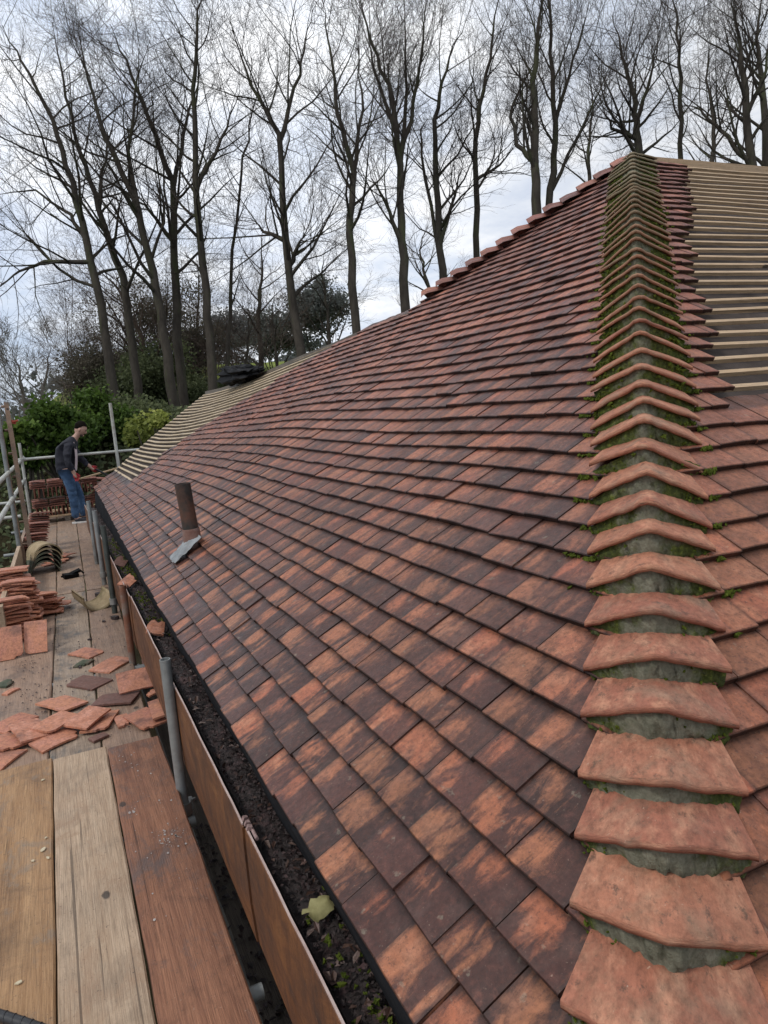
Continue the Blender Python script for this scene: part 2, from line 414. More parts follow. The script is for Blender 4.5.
def mk_grass():
    m, nt, b = newmat('grass_ground'); g = N(nt)
    tc = g.n('ShaderNodeTexCoord'); v = tc.outputs['Object']
    a = g.ramp(g.noise(v, 1.1, 8, .7), [(.3, (.035, .045, .014)), (.7, (.085, .10, .028))])
    f = g.ramp(g.noise(v, .05, 5, .6), [(.4, 0), (.6, 1)])
    col = g.mix(f, a, (.13, .165, .035))
    sz = g.n('ShaderNodeSeparateXYZ'); g.l(v, sz.inputs[0])
    far = g.n('ShaderNodeMapRange'); g.l(sz.outputs[1], far.inputs[0]); far.inputs[1].default_value = 33; far.inputs[2].default_value = 40
    near = g.ramp(g.noise(v, .9, 6, .7), [(.3, (.022, .018, .010)), (.7, (.052, .045, .022))])
    col = g.mix(far.outputs[0], near, g.mix(.6, col, (.20, .24, .05)))
    g.l(col, b.inputs['Base Color']); b.inputs['Roughness'].default_value = .95
    b.inputs['Specular IOR Level'].default_value = .1
    g.bump(g.noise(v, 9, 8, .8), b, .9, .08)
    return m
M['grass'] = mk_grass()

# ------------------------------------------------------------------ camera
CAMZ = 4.3
RW = np.array([[0.90375535, -0.13406787, 0.40651208],
               [-0.42110054, -0.10804175, 0.90055611],
               [-0.07681536, -0.98506486, -0.15409936]])
FPX = 721.0
cam = bpy.data.cameras.new('camera'); co = bpy.data.objects.new('camera', cam); COL.objects.link(co)
cam.sensor_fit = 'VERTICAL'; cam.sensor_height = 24.0; cam.lens = 24.0 * FPX / 1024
cam.clip_start = 0.05; cam.clip_end = 3000
mw = Matrix.Identity(4)
for i in range(3):
    mw[i][0] = RW[i, 0]; mw[i][1] = -RW[i, 1]; mw[i][2] = -RW[i, 2]
mw[2][3] = CAMZ
co.matrix_world = mw
scene.camera = co

def ray(px, py): return RW @ np.array([px - 384.0, py - 512.0, FPX])
def at(px, py, depth):
    """surveyed place: the point seen at a photo pixel, at a distance along the view"""
    d = ray(px, py) * depth / FPX
    return Vector((d[0], d[1], d[2] + CAMZ))
def on_level(px, py, z):
    d = ray(px, py); t = (z - CAMZ) / d[2]
    return Vector((d[0] * t, d[1] * t, z))

# ------------------------------------------------------------------ terrain
def ground_z(x, y):
    side = smooth(-9, 5, x - (y - 25) * .02)
    rise = 4.3 * smooth(14.5, 24, y) * (.35 + .65 * side)
    hill = 4.6 * smooth(34, 75, y) * side + 5 * smooth(80, 220, y) * side
    wob = .25 * noise.noise(Vector((x * .12, y * .12, 3.3))) * smooth(12, 20, y)
    return rise + hill + wob
def make_ground():
    xs = [-600, -300, -150, -80, -50] + list(np.arange(-36, 92, 2.0)) + [110, 150, 260, 600]
    ysv = [-300, -120, -50, -20] + list(np.arange(-8, 64, 2.0)) + [70, 80, 95, 115, 140, 180, 240, 340, 600, 1000]
    vs = [(x, y, ground_z(x, y)) for y in ysv for x in xs]
    nx = len(xs)
    fs = [(j * nx + i, j * nx + i + 1, (j + 1) * nx + i + 1, (j + 1) * nx + i) for j in range(len(ysv) - 1) for i in range(nx - 1)]
    mb = MB(); mb.add(vs, fs, None, True)
    tag(mb.build('ground', M['grass']), kind='structure')
make_ground()

# ------------------------------------------------------------------ the house roof
P_ = math.radians(34.735); K = 1.07; HS = .8565; HY0 = .594
Ux = Vector((math.cos(P_), 0, math.sin(P_))); Nm = Vector((-math.sin(P_), 0, math.cos(P_))); Yv = Vector((0, 1, 0)); Xv = Vector((1, 0, 0))
LIFT = .027
def warp(y, s):
    return (.014 * noise.noise(Vector((y * .55, s * .8, 1.7))) + .006 * noise.noise(Vector((y * 1.9, s * 2.2, 5.1))))
def RP(y, s, h=0.0):                    # point on the -X slope; h measured from the tile-edge plane
    return Vector((0, y, CAMZ)) + Ux * s + Nm * (-K + h + warp(y, s))
hipdir = (Ux + Yv * HS).normalized()
H0 = Vector((0, HY0, CAMZ)) - Nm * K
En = Xv.cross(Ux + Yv * HS); En.normalize()
if En.z < 0: En = -En
Ev = (Ux + Yv * HS) - Xv * (Ux.x)        # up-slope of the end face for one unit of s
EVL = Ev.length; Evn = Ev.normalized()
def hx(s): return (H0 + Ux * s).x
def EP(x, s, h=0.0):                    # point on the end (-Y) slope
    q = H0 + (Ux + Yv * HS) * s
    return Vector((x, q.y, q.z)) + En * (h + warp(x + 7, s))
def hip_y(s): return HY0 + HS * s
G = .1
def eave(y): return -.24 + .105 * smooth(3, 11.5, y)
def gauge(y): return .1 - .0245 * smooth(4.6, 11.5, y)
def S(y, i): return eave(y) + i * gauge(y)          # course i
NC = 47
S_AP = 4.487
def far_y(s, i):
    """far limit of the slope for a course: verge of the lower wing, or the far hip of the main roof"""
    if i <= 30: return 11.62 + .25 * smooth(0, 12, i)
    return 5.72 - (s - 2.80) * .76
# inner edge of the stripped strip (tiles removed beyond it)
STRIP = [(3, 30), (4, 9.05), (7, 9.02), (11, 8.9), (14, 8.75), (19, 8.3), (23, 7.75), (26, 7.4), (29, 6.9), (30, 6.3)]
def strip_y(i):
    if i <= 3 or i > 30: return 99
    for (a, b), (c, d) in zip(STRIP[1:], STRIP[2:]):
        if a <= i <= c: return b + (d - b) * (i - a) / (c - a)
    return 9.05

house = empty('house', (0, 0, 0))
tag(house, 'house with a hipped red clay tile roof, partly stripped to its battens, beside the scaffold', 'house')

TW, TT = .1635, .0175
def add_tile(mb, pf, a0, c0, width, length, seed, clipf=None, jit=1.0, nseg=3, tilt=.160):
    """pf(a, c, h) -> point; a across, c up the slope; front edge at c0"""
    dc = rnd.gauss(0, .0022) * jit; yaw = rnd.gauss(0, .010) * jit; dh = rnd.gauss(0, .0014) * jit; roll = rnd.gauss(0, .010) * jit
    rows = [(0.0, -TT), (0.0, -.0028), (.0032, 0.0), (length, 0.0)]
    vs = []; at_ = []
    camber = .0016 + .0012 * rnd.random()
    for (lv, hh) in rows:
        for k in range(nseg + 1):
            t = k / nseg; a = a0 + t * width
            c = c0 + dc + lv + (t - .5) * width * yaw
            h = hh - lv * tilt + dh + (t - .5) * width * roll - camber * (2 * t - 1) ** 2 * (1 if hh > -.004 else 1.5)
            if clipf: a = clipf(a, c)
            vs.append(pf(a, c, h)); at_.append((t * width, lv, seed))
    n = nseg + 1; fs = []
    for r in range(3):
        for k in range(nseg):
            fs.append((r * n + k, r * n + k + 1, (r + 1) * n + k + 1, (r + 1) * n + k))
    # sides down to the underside
    b = len(vs)
    for k in (0, nseg):
        vs.append(pf(clipf(a0 + k / nseg * width, c0 + length) if clipf else a0 + k / nseg * width, c0 + length, -length * tilt - TT)); at_.append((0.0815, length, seed))
    fs.append((0, n, 2 * n, 3 * n, b)); fs.append((nseg, b + 1, 3 * n + nseg, 2 * n + nseg, n + nseg))
    mb.add(vs, fs, at_)

def main_slope():
    mb = MB()
    for i in range(NC):
        off = (.5 if i % 2 else 0) * TW
        y = HY0 - .3 + off
        sref = S(2.0, i) if i > 30 else None
        while y < 12.1:
            s = S(y, i)
            hy = hip_y(s) + .03
            fy = min(far_y(s, i), 99)
            sy = strip_y(i) + (rnd.uniform(-.02, .22) if i > 3 else 0)
            if y + TW > hy and y < fy - .02 and y < sy:
                def clipf(a, c, i=i): return max(min(a, far_y(c, i)), hip_y(c) + .062)
                if s < S_AP - .02:
                    L = .19 if i < NC - 2 else .1
                    def pf(a, c, h, s=s): return RP(a, c, h)
                    # missing small piece at the eave, as in the photo
                    add_tile(mb, pf, y + rnd.gauss(0, .0012), s, TW - .0015 + rnd.gauss(0, .001), L, rnd.random() * 50, clipf, nseg=4 if y < 3 else 2, jit=1.5 if rnd.random() < .12 else 1)
            y += TW + .001
        # under-course at the eave
    y = HY0 - .2
    while y < 11.6:
        s = S(y, 0) + .006
        add_tile(mb, lambda a, c, h: RP(a, c, h - .0145), y, s, TW, .1, rnd.random() * 50, lambda a, c: max(a, hip_y(c) + .062), nseg=2)
        y += TW + .001
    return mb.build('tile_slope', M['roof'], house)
main_slope()

def full_end(s): return s < 1.36
def end_slope():
    mb = MB()
    for i in range(-3, NC):
        s = -.24 + i * G
        if s > S_AP - .1: break
        x0 = hx(s) - .02
        xmax = 4.2 if full_end(s) else hx(s) + (.40 if s < 3 else .46 + (s - 3) * .07) + rnd.uniform(-.03, .03)
        x = x0 - TW * (.5 if i % 2 else 0.0)
        while x < xmax:
            w = min(TW, max(xmax - x, .05)) if not full_end(s) else TW
            def clipf(a, c): return max(a, hx(c / 1.0) + .012)
            def pf(a, c, h, s=s): return EP(a, s + (c - s) / EVL, h)
            if x + TW > hx(s):
                add_tile(mb, pf, x, s, w - .0015, .19, rnd.random() * 50 + 50, lambda a, c, s=s: max(a, hx(s + (c - s) / EVL) + .062), nseg=3)
            x += TW + .001
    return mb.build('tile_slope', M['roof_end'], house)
end_slope()

# underlay sheets under everything
def underlay():
    mb = MB()
    # main slope: grid between hip and far limits
    cols = 60
    rows = [k for k in range(0, 46)]
    vs = []; fs = []
    for i in rows:
        for j in range(cols + 1):
            s0 = S(6, i)
            ya = hip_y(S(1.5, i)); 
            yb = far_y(S(5.7, i), i) - .01
            y = ya + (yb - ya) * j / cols
            s = S(y, i)
            vs.append(RP(y, s, -.062 + (-.008 * abs(math.sin(y * 6))) ))
    for r in range(len(rows) - 1):
        if rows[r] == 30: 
            continue
        for j in range(cols):
            a = r * (cols + 1) + j
            fs.append((a, a + 1, a + cols + 2, a + cols + 1))
    mb.add(vs, fs, None, True)
    # strip bridging courses 30-31 near the hip
    vs = []; fs = []
    for k, i in enumerate((30, 31)):
        for j in range(21):
            ya = hip_y(S(1.5, i)); yb = far_y(S(5.7, 31), 31)
            y = ya + (yb - ya) * j / 20
            vs.append(RP(y, S(y, i), -.0625))
    for j in range(20): fs.append((j, j + 1, j + 22, j + 21))
    mb.add(vs, fs, None, True)
    mb.build('roof_underlay', M['felt'], house)
    mb = MB(); vs = []; fs = []
    for i in range(0, 49):
        s = -.6 + i * .107
        for j in range(41):
            x = hx(s) + (9.0 - hx(s)) * j / 40
            vs.append(EP(x, s, -.080 - .012 * abs(math.sin(x * 4.2)) ))
    for i in range(48):
        for j in range(40):
            a = i * 41 + j; fs.append((a, a + 1, a + 42, a + 41))
    mb.add(vs, fs, None, True)
    mb.build('roof_underlay', M['felt'], house)
underlay()

# battens on the end slope
def prism(mb, pa, pb, up, side, w, h):
    """a straight bar from pa to pb; up = normal, side = across"""
    d = [side * (-w / 2) - up * h, side * (w / 2) - up * h, side * (w / 2), side * (-w / 2)]
    vs = [pa + q for q in d] + [pb + q for q in d]
    mb.add(vs, [(0, 3, 2, 1), (4, 5, 6, 7), (0, 1, 5, 4), (1, 2, 6, 5), (2, 3, 7, 6), (3, 0, 4, 7)])
def seg_bar(mb, f, a0, a1, n, up, side, w, h, jit=.002):
    pts = [f(a0 + (a1 - a0) * k / n) + up * rnd.gauss(0, jit) + side * rnd.gauss(0, jit) for k in range(n + 1)]
    vs = []; fs = []
    for p in pts:
        for q in (side * (-w / 2) - up * h, side * (w / 2) - up * h, side * (w / 2), side * (-w / 2)): vs.append(p + q)
    for k in range(n):
        for e in range(4):
            e2 = (e + 1) % 4
            fs.append((k * 4 + e, k * 4 + e2, k * 4 + 4 + e2, k * 4 + 4 + e))
    fs.append((0, 3, 2, 1)); b = n * 4; fs.append((b, b + 1, b + 2, b + 3))
    mb.add(vs, fs)
for i in range(48):
    s = -.24 + i * G + .035
    if s < 1.42 or s > S_AP + .02: continue
    mb = MB()
    seg_bar(mb, lambda x, s=s: EP(x, s, -.026), hx(s) + .24, 9.0, 10, En, Evn, .022, .018)
    mb.build('batten', M['batten'], house)
# ridge board along the top of the end roof
mb = MB()
apx = H0 + (Ux + Yv * HS) * S_AP
seg_bar(mb, lambda x: Vector((x, apx.y + .03, apx.z + .012)), apx.x + .02, 9.0, 8, Vector((0, 0, 1)), Yv, .05, .09, .001)
mb.build('ridge_board', M['batten'], house)
# hidden back slope behind the ridge so the roof is a solid
mb = MB()
mb.add([Vector((apx.x, apx.y + .1, apx.z - .03)), Vector((9, apx.y + .1, apx.z - .03)), Vector((9, apx.y + 5.5, apx.z - 3.6)), Vector((apx.x - .0, apx.y + 5.5, apx.z - 3.6))], [(0, 1, 2, 3)])
p2 = RP(5.70, 2.78, -.07)
mb.add([Vector((apx.x, apx.y + .1, apx.z - .031)), p2, Vector((p2.x + .2, 7.2, p2.z - 1.0)), Vector((apx.x, apx.y + 5.5, apx.z - 3.6))], [(0, 1, 2, 3)])
mb.build('back_slope', M['felt'], house)

# battens of the stripped strip on the far wing
for i in range(4, 31):
    mb = MB()
    a0 = strip_y(i) - .25; a1 = far_y(0, i) + .05
    def f(y, i=i): return RP(y, S(y, i) + .03, -.028)
    seg_bar(mb, f, a0, a1, 8, Nm, Ux, .026, .020)
    mb.build('batten', M['batten_y'], house)
# ridge capping strip, verge board and far wing back slope
mb = MB()
seg_bar(mb, lambda y: RP(y, S(y, 30.6), -.02), 5.6, 11.9, 12, Vector((0, 0, 1)), Xv, .05, .12, .003)
mb.build('ridge_board', M['wood_grey'], house)
mb = MB()
seg_bar(mb, lambda t: RP(far_y(0, t * 30) + .02, S(11.6, t * 30), -.035), 0, 1, 10, Nm, Yv, .03, .16, .002)
mb.build('verge_board', M['wood_grey'], house)
mb = MB(); vs = []; fs = []
for j in range(13):
    y = 5.6 + 6.2 * j / 12; q = RP(y, S(y, 30.6), -.06)
    vs += [q, Vector((q.x + 2.6, y, q.z - 1.8))]
for j in range(12): fs.append((2 * j, 2 * j + 1, 2 * j + 3, 2 * j + 2))
mb.add(vs, fs); mb.build('back_slope', M['felt'], house)

# walls under the roof
mb = MB()
wx, wy0, wy1 = .95, 1.15, 11.45
def wall(mb, x0, y0, x1, y1, z0, zt):
    d = Vector((x1 - x0, y1 - y0, 0)).normalized(); nn = Vector((-d.y, d.x, 0)) * .11
    a = Vector((x0, y0, 0)); b = Vector((x1, y1, 0))
    vs = [a - nn + Vector((0, 0, z0)), b - nn + Vector((0, 0, z0)), b + nn + Vector((0, 0, z0)), a + nn + Vector((0, 0, z0)),
          a - nn + Vector((0, 0, zt)), b - nn + Vector((0, 0, zt)), b + nn + Vector((0, 0, zt)), a + nn + Vector((0, 0, zt))]
    mb.add(vs, [(0, 3, 2, 1), (4, 5, 6, 7), (0, 1, 5, 4), (1, 2, 6, 5), (2, 3, 7, 6), (3, 0, 4, 7)])
wall(mb, wx, 1.15, wx, 11.4, -.3, 3.28)
wall(mb, wx + .112, 1.26, 9.0, 1.26, -.3, 3.28)
mb.build('wall', M['brick'], house)
mb = MB()      # far gable below the stripped verge
g0 = RP(11.5, S(11.5, 0), -.10); g1 = RP(11.5, S(11.5, 30.5), -.10)
mb.add([Vector((.96, 11.50, -.3)), Vector((g1.x + 2.2, 11.50, -.3)), Vector((g1.x + 2.2, 11.5, g1.z - 1.5)), Vector((g1.x, 11.5, g1.z)), Vector((.96, 11.5, g0.z + .30))], [(0, 1, 2, 3, 4)])
mb.build('gable_wall', M['brick'], house)

# ---- bonnet hip tiles with mortar
Lp = (Nm.cross(hipdir)).normalized()             # across the hip, in the main slope
if Lp.y < 0: Lp = -Lp
Rp = (hipdir.cross(En)).normalized()
if Rp.x < 0: Rp = -Rp
UpH = (Nm + En).normalized()
hlen = (Ux + Yv * HS).length
def hip_pt(s): return H0 + (Ux + Yv * HS) * s
def bonnet_profile(s, hw, peak, tipup, fwd=0.0, n=14):
    """front line of a bonnet: tip on the main slope's course, over the hip, to the tip on the end slope's course"""
    pl = hip_pt(s) + Yv * hw * 1.03 + Nm * tipup
    pr = hip_pt(s) + Xv * hw + En * tipup
    pm = hip_pt(s) + UpH * peak - hipdir * fwd
    cc = pm * 2 - (pl + pr) * .5
    out = []
    for k in range(n + 1):
        t = k / n
        q = pl * (1 - t) ** 2 + cc * (2 * t * (1 - t)) + pr * t ** 2
        leg = pl.lerp(pm, t * 2) if t <= .5 else pm.lerp(pr, t * 2 - 1)
        out.append(q.lerp(leg, .86 * min(1, abs(2 * t - 1) * 4.0)))
    return out
def hip_tile(i):
    s = -.24 + i * G
    if s > S_AP - .03: return
    hw = .192 + .040 * smooth(.3, 1.7, s) + rnd.gauss(0, .003); n = 16
    upm = .040 + rnd.gauss(0, .004)
    seed = rnd.random() * 50
    calm = 1 - .60 * smooth(3.2, 3.8, s)
    js = rnd.gauss(0, .0045); pk = (.090 + rnd.gauss(0, .004)) * (1 - .45 * smooth(3.2, 3.8, s)); tu = .020 + rnd.gauss(0, .003)
    rollj = rnd.gauss(0, .009)
    front = bonnet_profile(s + js, hw, pk, tu, -upm, n)
    front = [p + UpH * rollj * (k / n - .5) * 2 for k, p in enumerate(front)]
    front = [p + hipdir * (.004 * noise.noise(Vector((k * .6, i * 7.3, 0))) + .003 * noise.noise(Vector((k * 1.7, i * 3.3, 5)))) + UpH * .003 * noise.noise(Vector((k * .8, i * 2.1, 9))) for k, p in enumerate(front)]
    fhi = [p + hipdir * .006 for p in front]
    back = bonnet_profile(s + js + .17, hw * .72, pk - (.116 - .028 * smooth(.5, 1.1, s)) * calm, -.022, -upm, n)
    th = .013
    mb = MB(); vs = []; at_ = []
    rows = [[p - UpH * th for p in front], [p - UpH * .003 for p in front], fhi]
    for q in (.33, .66, 1.0): rows.append([a.lerp(b, q) for a, b in zip(fhi, back)])
    for r, row in enumerate(rows):
        for k, p in enumerate(row):
            vs.append(p); at_.append((k / n * .34, r * .05, seed))
    fs = []
    m = n + 1
    for r in range(len(rows) - 1):
        for k in range(n): fs.append((r * m + k, (r + 1) * m + k, (r + 1) * m + k + 1, r * m + k + 1))
    # underside
    b0 = len(vs); ub = [p - UpH * th for p in back]
    for k, p in enumerate(ub): vs.append(p); at_.append((k / n * .34, .17, seed))
    for k in range(n): fs.append((b0 + k, k, k + 1, b0 + k + 1))
    fs.append((0, m, 2 * m, 5 * m, b0)); fs.append((n, b0 + n, 5 * m + n, 2 * m + n, m + n))
    mb.add(vs, fs, at_, True)
    o = mb.build('hip_tile', M['bonnet'], house)
    # mortar bedding visible below the front edge
    mm = MB(); vs = []; at_ = []; fs = []
    nn = 40; rr = 7
    top = bonnet_profile(s + js + .012, hw * .95, pk, tu - .004, -upm, nn)
    low = bonnet_profile(s + js - .004, hw * .95, pk - .115 * calm - .012, -.03, -upm, nn)
    for r in range(rr):
        q = r / (rr - 1)
        for k in range(nn + 1):
            a = top[k] - UpH * (th * .9); b = low[k]
            p = a.lerp(b, q) 
            bulge = .010 * math.sin(math.pi * min(1, q * 1.1)) 
            nz = noise.noise(Vector((k * .35, r * .7, i * 3.1))) * .010 + noise.noise(Vector((k * 1.1, r * 1.9, i * 5.1))) * .008 + noise.noise(Vector((k * 2.3, r * 3.1, i * 9.1))) * .004
            p = p - hipdir * (bulge + nz) 
            vs.append(p); at_.append((k / nn, q, min(1, max(0, (s - .15) / 1.1))))
    for r in range(rr - 1):
        for k in range(nn): fs.append((r * (nn + 1) + k, (r + 1) * (nn + 1) + k, (r + 1) * (nn + 1) + k + 1, r * (nn + 1) + k + 1))
    mm.add(vs, fs, at_, True)
    mo = mm.build('mortar', M['mortar'], o)
    # moss tufts at the two tips
    ms = MB()
    up_amt = 16 + int(22 * smooth(.4, 1.8, s) * (1 - .4 * smooth(2.6, 3.6, s)))
    for side in (0, 1):
        for q in range(up_amt if rnd.random() < .85 else 3):
            t = abs(rnd.gauss(0, .16)); t = min(t, .42)
            k = t * nn if side == 0 else nn - t * nn
            p = top[int(k)].lerp(low[int(k)], rnd.uniform(.1, 1.0)) - hipdir * rnd.uniform(.004, .02) - UpH * .006
            rad = rnd.uniform(.0015, .004) if s < 1.0 else rnd.uniform(.003, .0075)
            tuft(ms, p, rad)
    if ms.v:
        tag(ms.build('moss', M['moss'], o), kind='stuff')
def tuft(mb, p, r):
    for _ in range(5):
        d = Vector((rnd.gauss(0, 1), rnd.gauss(0, 1), rnd.gauss(.3, 1))).normalized() * r * 1.3
        e = d.orthogonal().normalized() * r * .7; f = d.cross(e).normalized() * r * .7
        c = p + d * .4
        mb.add([c + e, c + f, c - e, c - f, c + d, c - d], [(0, 1, 4), (1, 2, 4), (2, 3, 4), (3, 0, 4), (1, 0, 5), (2, 1, 5), (3, 2, 5), (0, 3, 5)])
for i in range(-2, 47): hip_tile(i)
# moss along the joints beside the hip
ms = MB()
for _ in range(300):
    s = rnd.uniform(.7, 3.6); y = hip_y(s) + .225 + abs(rnd.gauss(0, .025))
    i = round((s + .24) / G); s = -.24 + i * G
    tuft(ms, RP(y, s - .004, -.012), rnd.uniform(.003, .009))
for _ in range(300):
    s = rnd.uniform(.6, 3.4); i = round((s + .24) / G); s = -.24 + i * G
    x = hx(s) + .225 + abs(rnd.gauss(0, .02))
    tuft(ms, EP(x, s - .004, -.010), rnd.uniform(.003, .009))
tag(ms.build('moss', M['moss'], house), kind='stuff')

# bonnets on the far hip, seen edge on
for k in range(13):
    s = 2.98 + k * .115
    c = RP(5.72 - (s - 2.80) * .76, s, 0)
    d = (RP(5.72 - (s + .2 - 2.80) * .76, s + .2, 0) - c).normalized()
    left = -(Yv - d * Yv.dot(d)).normalized()         # towards the viewer's side of the hip
    up = Nm + Vector((0, .55, .83)); up.normalize()
    other = (up.cross(d)).normalized()
    if other.x < 0: other = -other
    mb = MB(); vs = []; fs = []; n = 8
    big = .022 if k < 9 else 0.004
    for r, (o_, hh, ww) in enumerate(((0, big + .03, .16), (0, big + .045, .16), (.06, big + .04, .155), (.18, .01, .12))):
        for q in range(n + 1):
            t = q / n * 2 - 1
            p = c + d * o_ + left * (ww * max(0, -t)) * .9 + other * (ww * max(0, t)) + up * (hh - .055 * abs(t) * (1 if t > 0 else .25))
            vs.append(p)
    for r in range(3):
        for q in range(n): fs.append((r * (n + 1) + q, r * (n + 1) + q + 1, (r + 1) * (n + 1) + q + 1, (r + 1) * (n + 1) + q))
    sd = rnd.random() * 40
    mb.add(vs, fs, [(j % (n + 1) * .02, .01 + j // (n + 1) * .02, sd) for j in range(len(vs))])
    mb.build('bonnet_tile', M['roof_end'], house)

# ---- gutter, its brown outer board and eaves felt
GX = .375; GZ = CAMZ - 1.222
mb = MB()
for (y0, y1, dx, dz) in ((-.6, 2.0, 0, 0), (2.003, 5.2, -.006, .004), (5.203, 8.4, -.012, .002), (8.403, 11.7, -.02, 0)):
    mb2 = MB()
    vs = []
    for y in (y0, y1):
        for (x, z) in ((0, 0), (-.005, -.002), (-.007, -.05), (-.007, -.25), (.000, -.385), (.014, -.385), (.006, -.25), (.006, -.02)):
            vs.append(Vector((GX + dx + x, y, GZ + dz + z)))
    n = 8
    fs = [(k, (k + 1) % n, n + (k + 1) % n, n + k) for k in range(n)] + [tuple(range(n)), tuple(reversed(range(n, 2 * n)))]
    mb2.add(vs, fs)
    o = mb2.build('gutter_board', M['brown_paint'], house)
    m3 = MB()
    seg_bar(m3, lambda y: Vector((GX + dx - .001, y, GZ + dz + .0065)), y0 + .01, y1 - .01, 24, Vector((0, 0, 1)), Xv, .0048, .006, .0005)
    m3.build('lip', M['lip'], o)
mb = MB(); vs = []; fs = []
prof = [(.010, -.004), (.014, -.10), (.05, -.13), (.10, -.13), (.145, -.09), (.15, .06)]
for y in (-.6, 11.7):
    for x, z in prof: vs.append(Vector((GX + x, y, GZ + z)))
for k in range(len(prof) - 1): fs.append((k, k + 1, len(prof) + k + 1, len(prof) + k))
mb.add(vs, fs)
gut = mb.build('gutter', M['gutter_in'], house)
mb = MB()                                   # union bracket with bolts on the gutter lip
for (dy, s_) in ((0, .011), (-.030, .009), (-.055, .012)):
    mb.box((GX + .004, 2.03 + dy, GZ + .012), (.014, s_, .014), Euler((.2, .3, .4 + dy * 9)).to_matrix())
mb.tube([(GX + .012, 2.05, GZ + .004), (GX + .012, 1.92, GZ + .004)], .006, 6)
mb.build('union_bracket', M['rust_pink'], gut)
# eaves felt flap hanging behind the first course
mb = MB(); vs = []; fs = []
NY = 90
for j in range(NY + 1):
    y = .3 + 11.2 * j / NY
    e = RP(y, S(y, 0) + .06, -.035)
    w = noise.noise(Vector((y * 2.2, 0, 9))) * .018
    vs += [e, RP(y, S(y, 0) - .012 + w * .3, -.044), Vector((GX + .118 + w, y, GZ - .035 + w * .5))]
for j in range(NY):
    for k in range(2): fs.append((j * 3 + k, j * 3 + k + 1, j * 3 + k + 4, j * 3 + k + 3))
mb.add(vs, fs, None, True); mb.build('eaves_felt', M['felt_eaves'], house)

# debris filling the gutter: nobody could count it
mb = MB(); vs = []; fs = []
NX = 7; NY = 520
for j in range(NY + 1):
    y = -.5 + 12.1 * j / NY
    for k in range(NX + 1):
        x = GX + .013 + .128 * k / NX
        z = GZ - .050 + .018 * noise.noise(Vector((x * 22, y * 9, 0))) + .016 * noise.noise(Vector((x * 60, y * 40, 4))) - .018 * (abs(k / NX - .45) * 2) ** 2
        vs.append(Vector((x, y, z)))
for j in range(NY):
    for k in range(NX): a = j * (NX + 1) + k; fs.append((a, a + 1, a + NX + 2, a + NX + 1))
mb.add(vs, fs, None, True)
for _ in range(11000):
    y = .6 + 10.6 * rnd.random() ** 1.7
    x = GX + .02 + .115 * rnd.random()
    p = Vector((x, y, GZ - .045 + rnd.uniform(-.012, .018)))
    r = rnd.uniform(.0015, .007) * (1.6 if rnd.random() < .08 else 1)
    d = Vector((rnd.gauss(0, 1), rnd.gauss(0, 1), rnd.gauss(0, .6))).normalized(); e = d.orthogonal().normalized(); f = d.cross(e)
    c = f * r * rnd.uniform(.1, .6)
    mb.add([p + d * r * 1.3, p + e * r * .7 + c, p - d * r * 1.2, p - e * r * .7 + c * .4], [(0, 1, 2), (0, 2, 3)])
tag(mb.build('gutter_debris', M['debris']), 'dark wet leaf mould and moss filling the roof gutter', 'debris', kind='stuff')
mb = MB()
for _ in range(330):
    y = .9 + 9 * rnd.random() ** 1.8; p = Vector((GX + .02 + .11 * rnd.random(), y, GZ - .030 + rnd.uniform(-.012, .014)))
    r = rnd.uniform(.007, .019); d = Vector((rnd.gauss(0, 1), rnd.gauss(0, 1), rnd.gauss(0, .35))).normalized(); e = d.cross(Vector((0, 0, 1))).normalized(); c = Vector((0, 0, r * rnd.uniform(.1, .5)))
    mb.add([p + d * r, p + d * r * .3 + e * r * .5 + c, p - d * r * .8 + e * r * .2 + c * .6, p - d * r, p - d * r * .2 - e * r * .45 + c], [(0, 1, 2, 3), (0, 3, 4)])
tag(mb.build('gutter_leaves', mat_simple('wet_leaf', (.035, .018, .014), (.12, .070, .052), 45, .4, .4, .004, c3=(.16, .10, .09))), 'wet brown leaf scraps lying on the dark gutter mould', 'leaf litter', kind='stuff')
mb = MB()
for _ in range(420):
    yc = rnd.choice((5.2, 6.1, 6.8, 7.5, 4.6, 6.4, 1.28, 8.0)); y = rnd.gauss(yc, .16)
    tuft(mb, Vector((GX + .03 + .10 * rnd.random(), y, GZ - .035 + rnd.uniform(-.01, .012))), rnd.uniform(.003, .0085))
tag(mb.build('gutter_moss', M['moss']), 'green moss cushions growing along the gutter', 'moss', kind='stuff')

# ---- vent pipe with lead flashing
vp0 = RP(4.57, .145, 0)
mb = MB(); lean = Vector((-.06, -.01, 1)).normalized()
mb.tube([vp0 - lean * .10, vp0 + lean * .10, vp0 + lean * .25, vp0 + lean * .385], [.049, .049, .048, .049], 24, hollow=.006)
vp = mb.build('vent_pipe', M['pipe'], house)
mb = MB(); mb.tube([vp0 - lean * .05, vp0 + lean * .03, vp0 + lean * .095, vp0 + lean * .10], [.062, .056, .054, .051], 24)
mb.build('collar', M['pipe_rust'], vp)
mb = MB(); vs = []; fs = []
NA, NB = 14, 14
for a in range(NA + 1):
    for b in range(NB + 1):
        u_ = a / NA * 2 - 1; v_ = b / NB * 2 - 1
        rr_ = 1 + .12 * noise.noise(Vector((u_ * 1.7, v_ * 1.7, 8)))
        y = 4.56 + u_ * .130 * rr_ * (1 - .18 * max(0, -v_)); s = .09 + v_ * .110 * rr_
        h = .012 + .012 * noise.noise(Vector((u_ * 3, v_ * 3, 2))) + .030 * max(0, 1 - math.hypot(u_, v_ - .2) * 1.3) + .018 * (v_ * .5 + .5)
        vs.append(RP(y, s, h))
for a in range(NA):
    for b in range(NB): k = a * (NB + 1) + b; fs.append((k, k + NB + 1, k + NB + 2, k + 1))
mb.add(vs, fs, None, True); mb.build('flashing', M['lead'], vp)

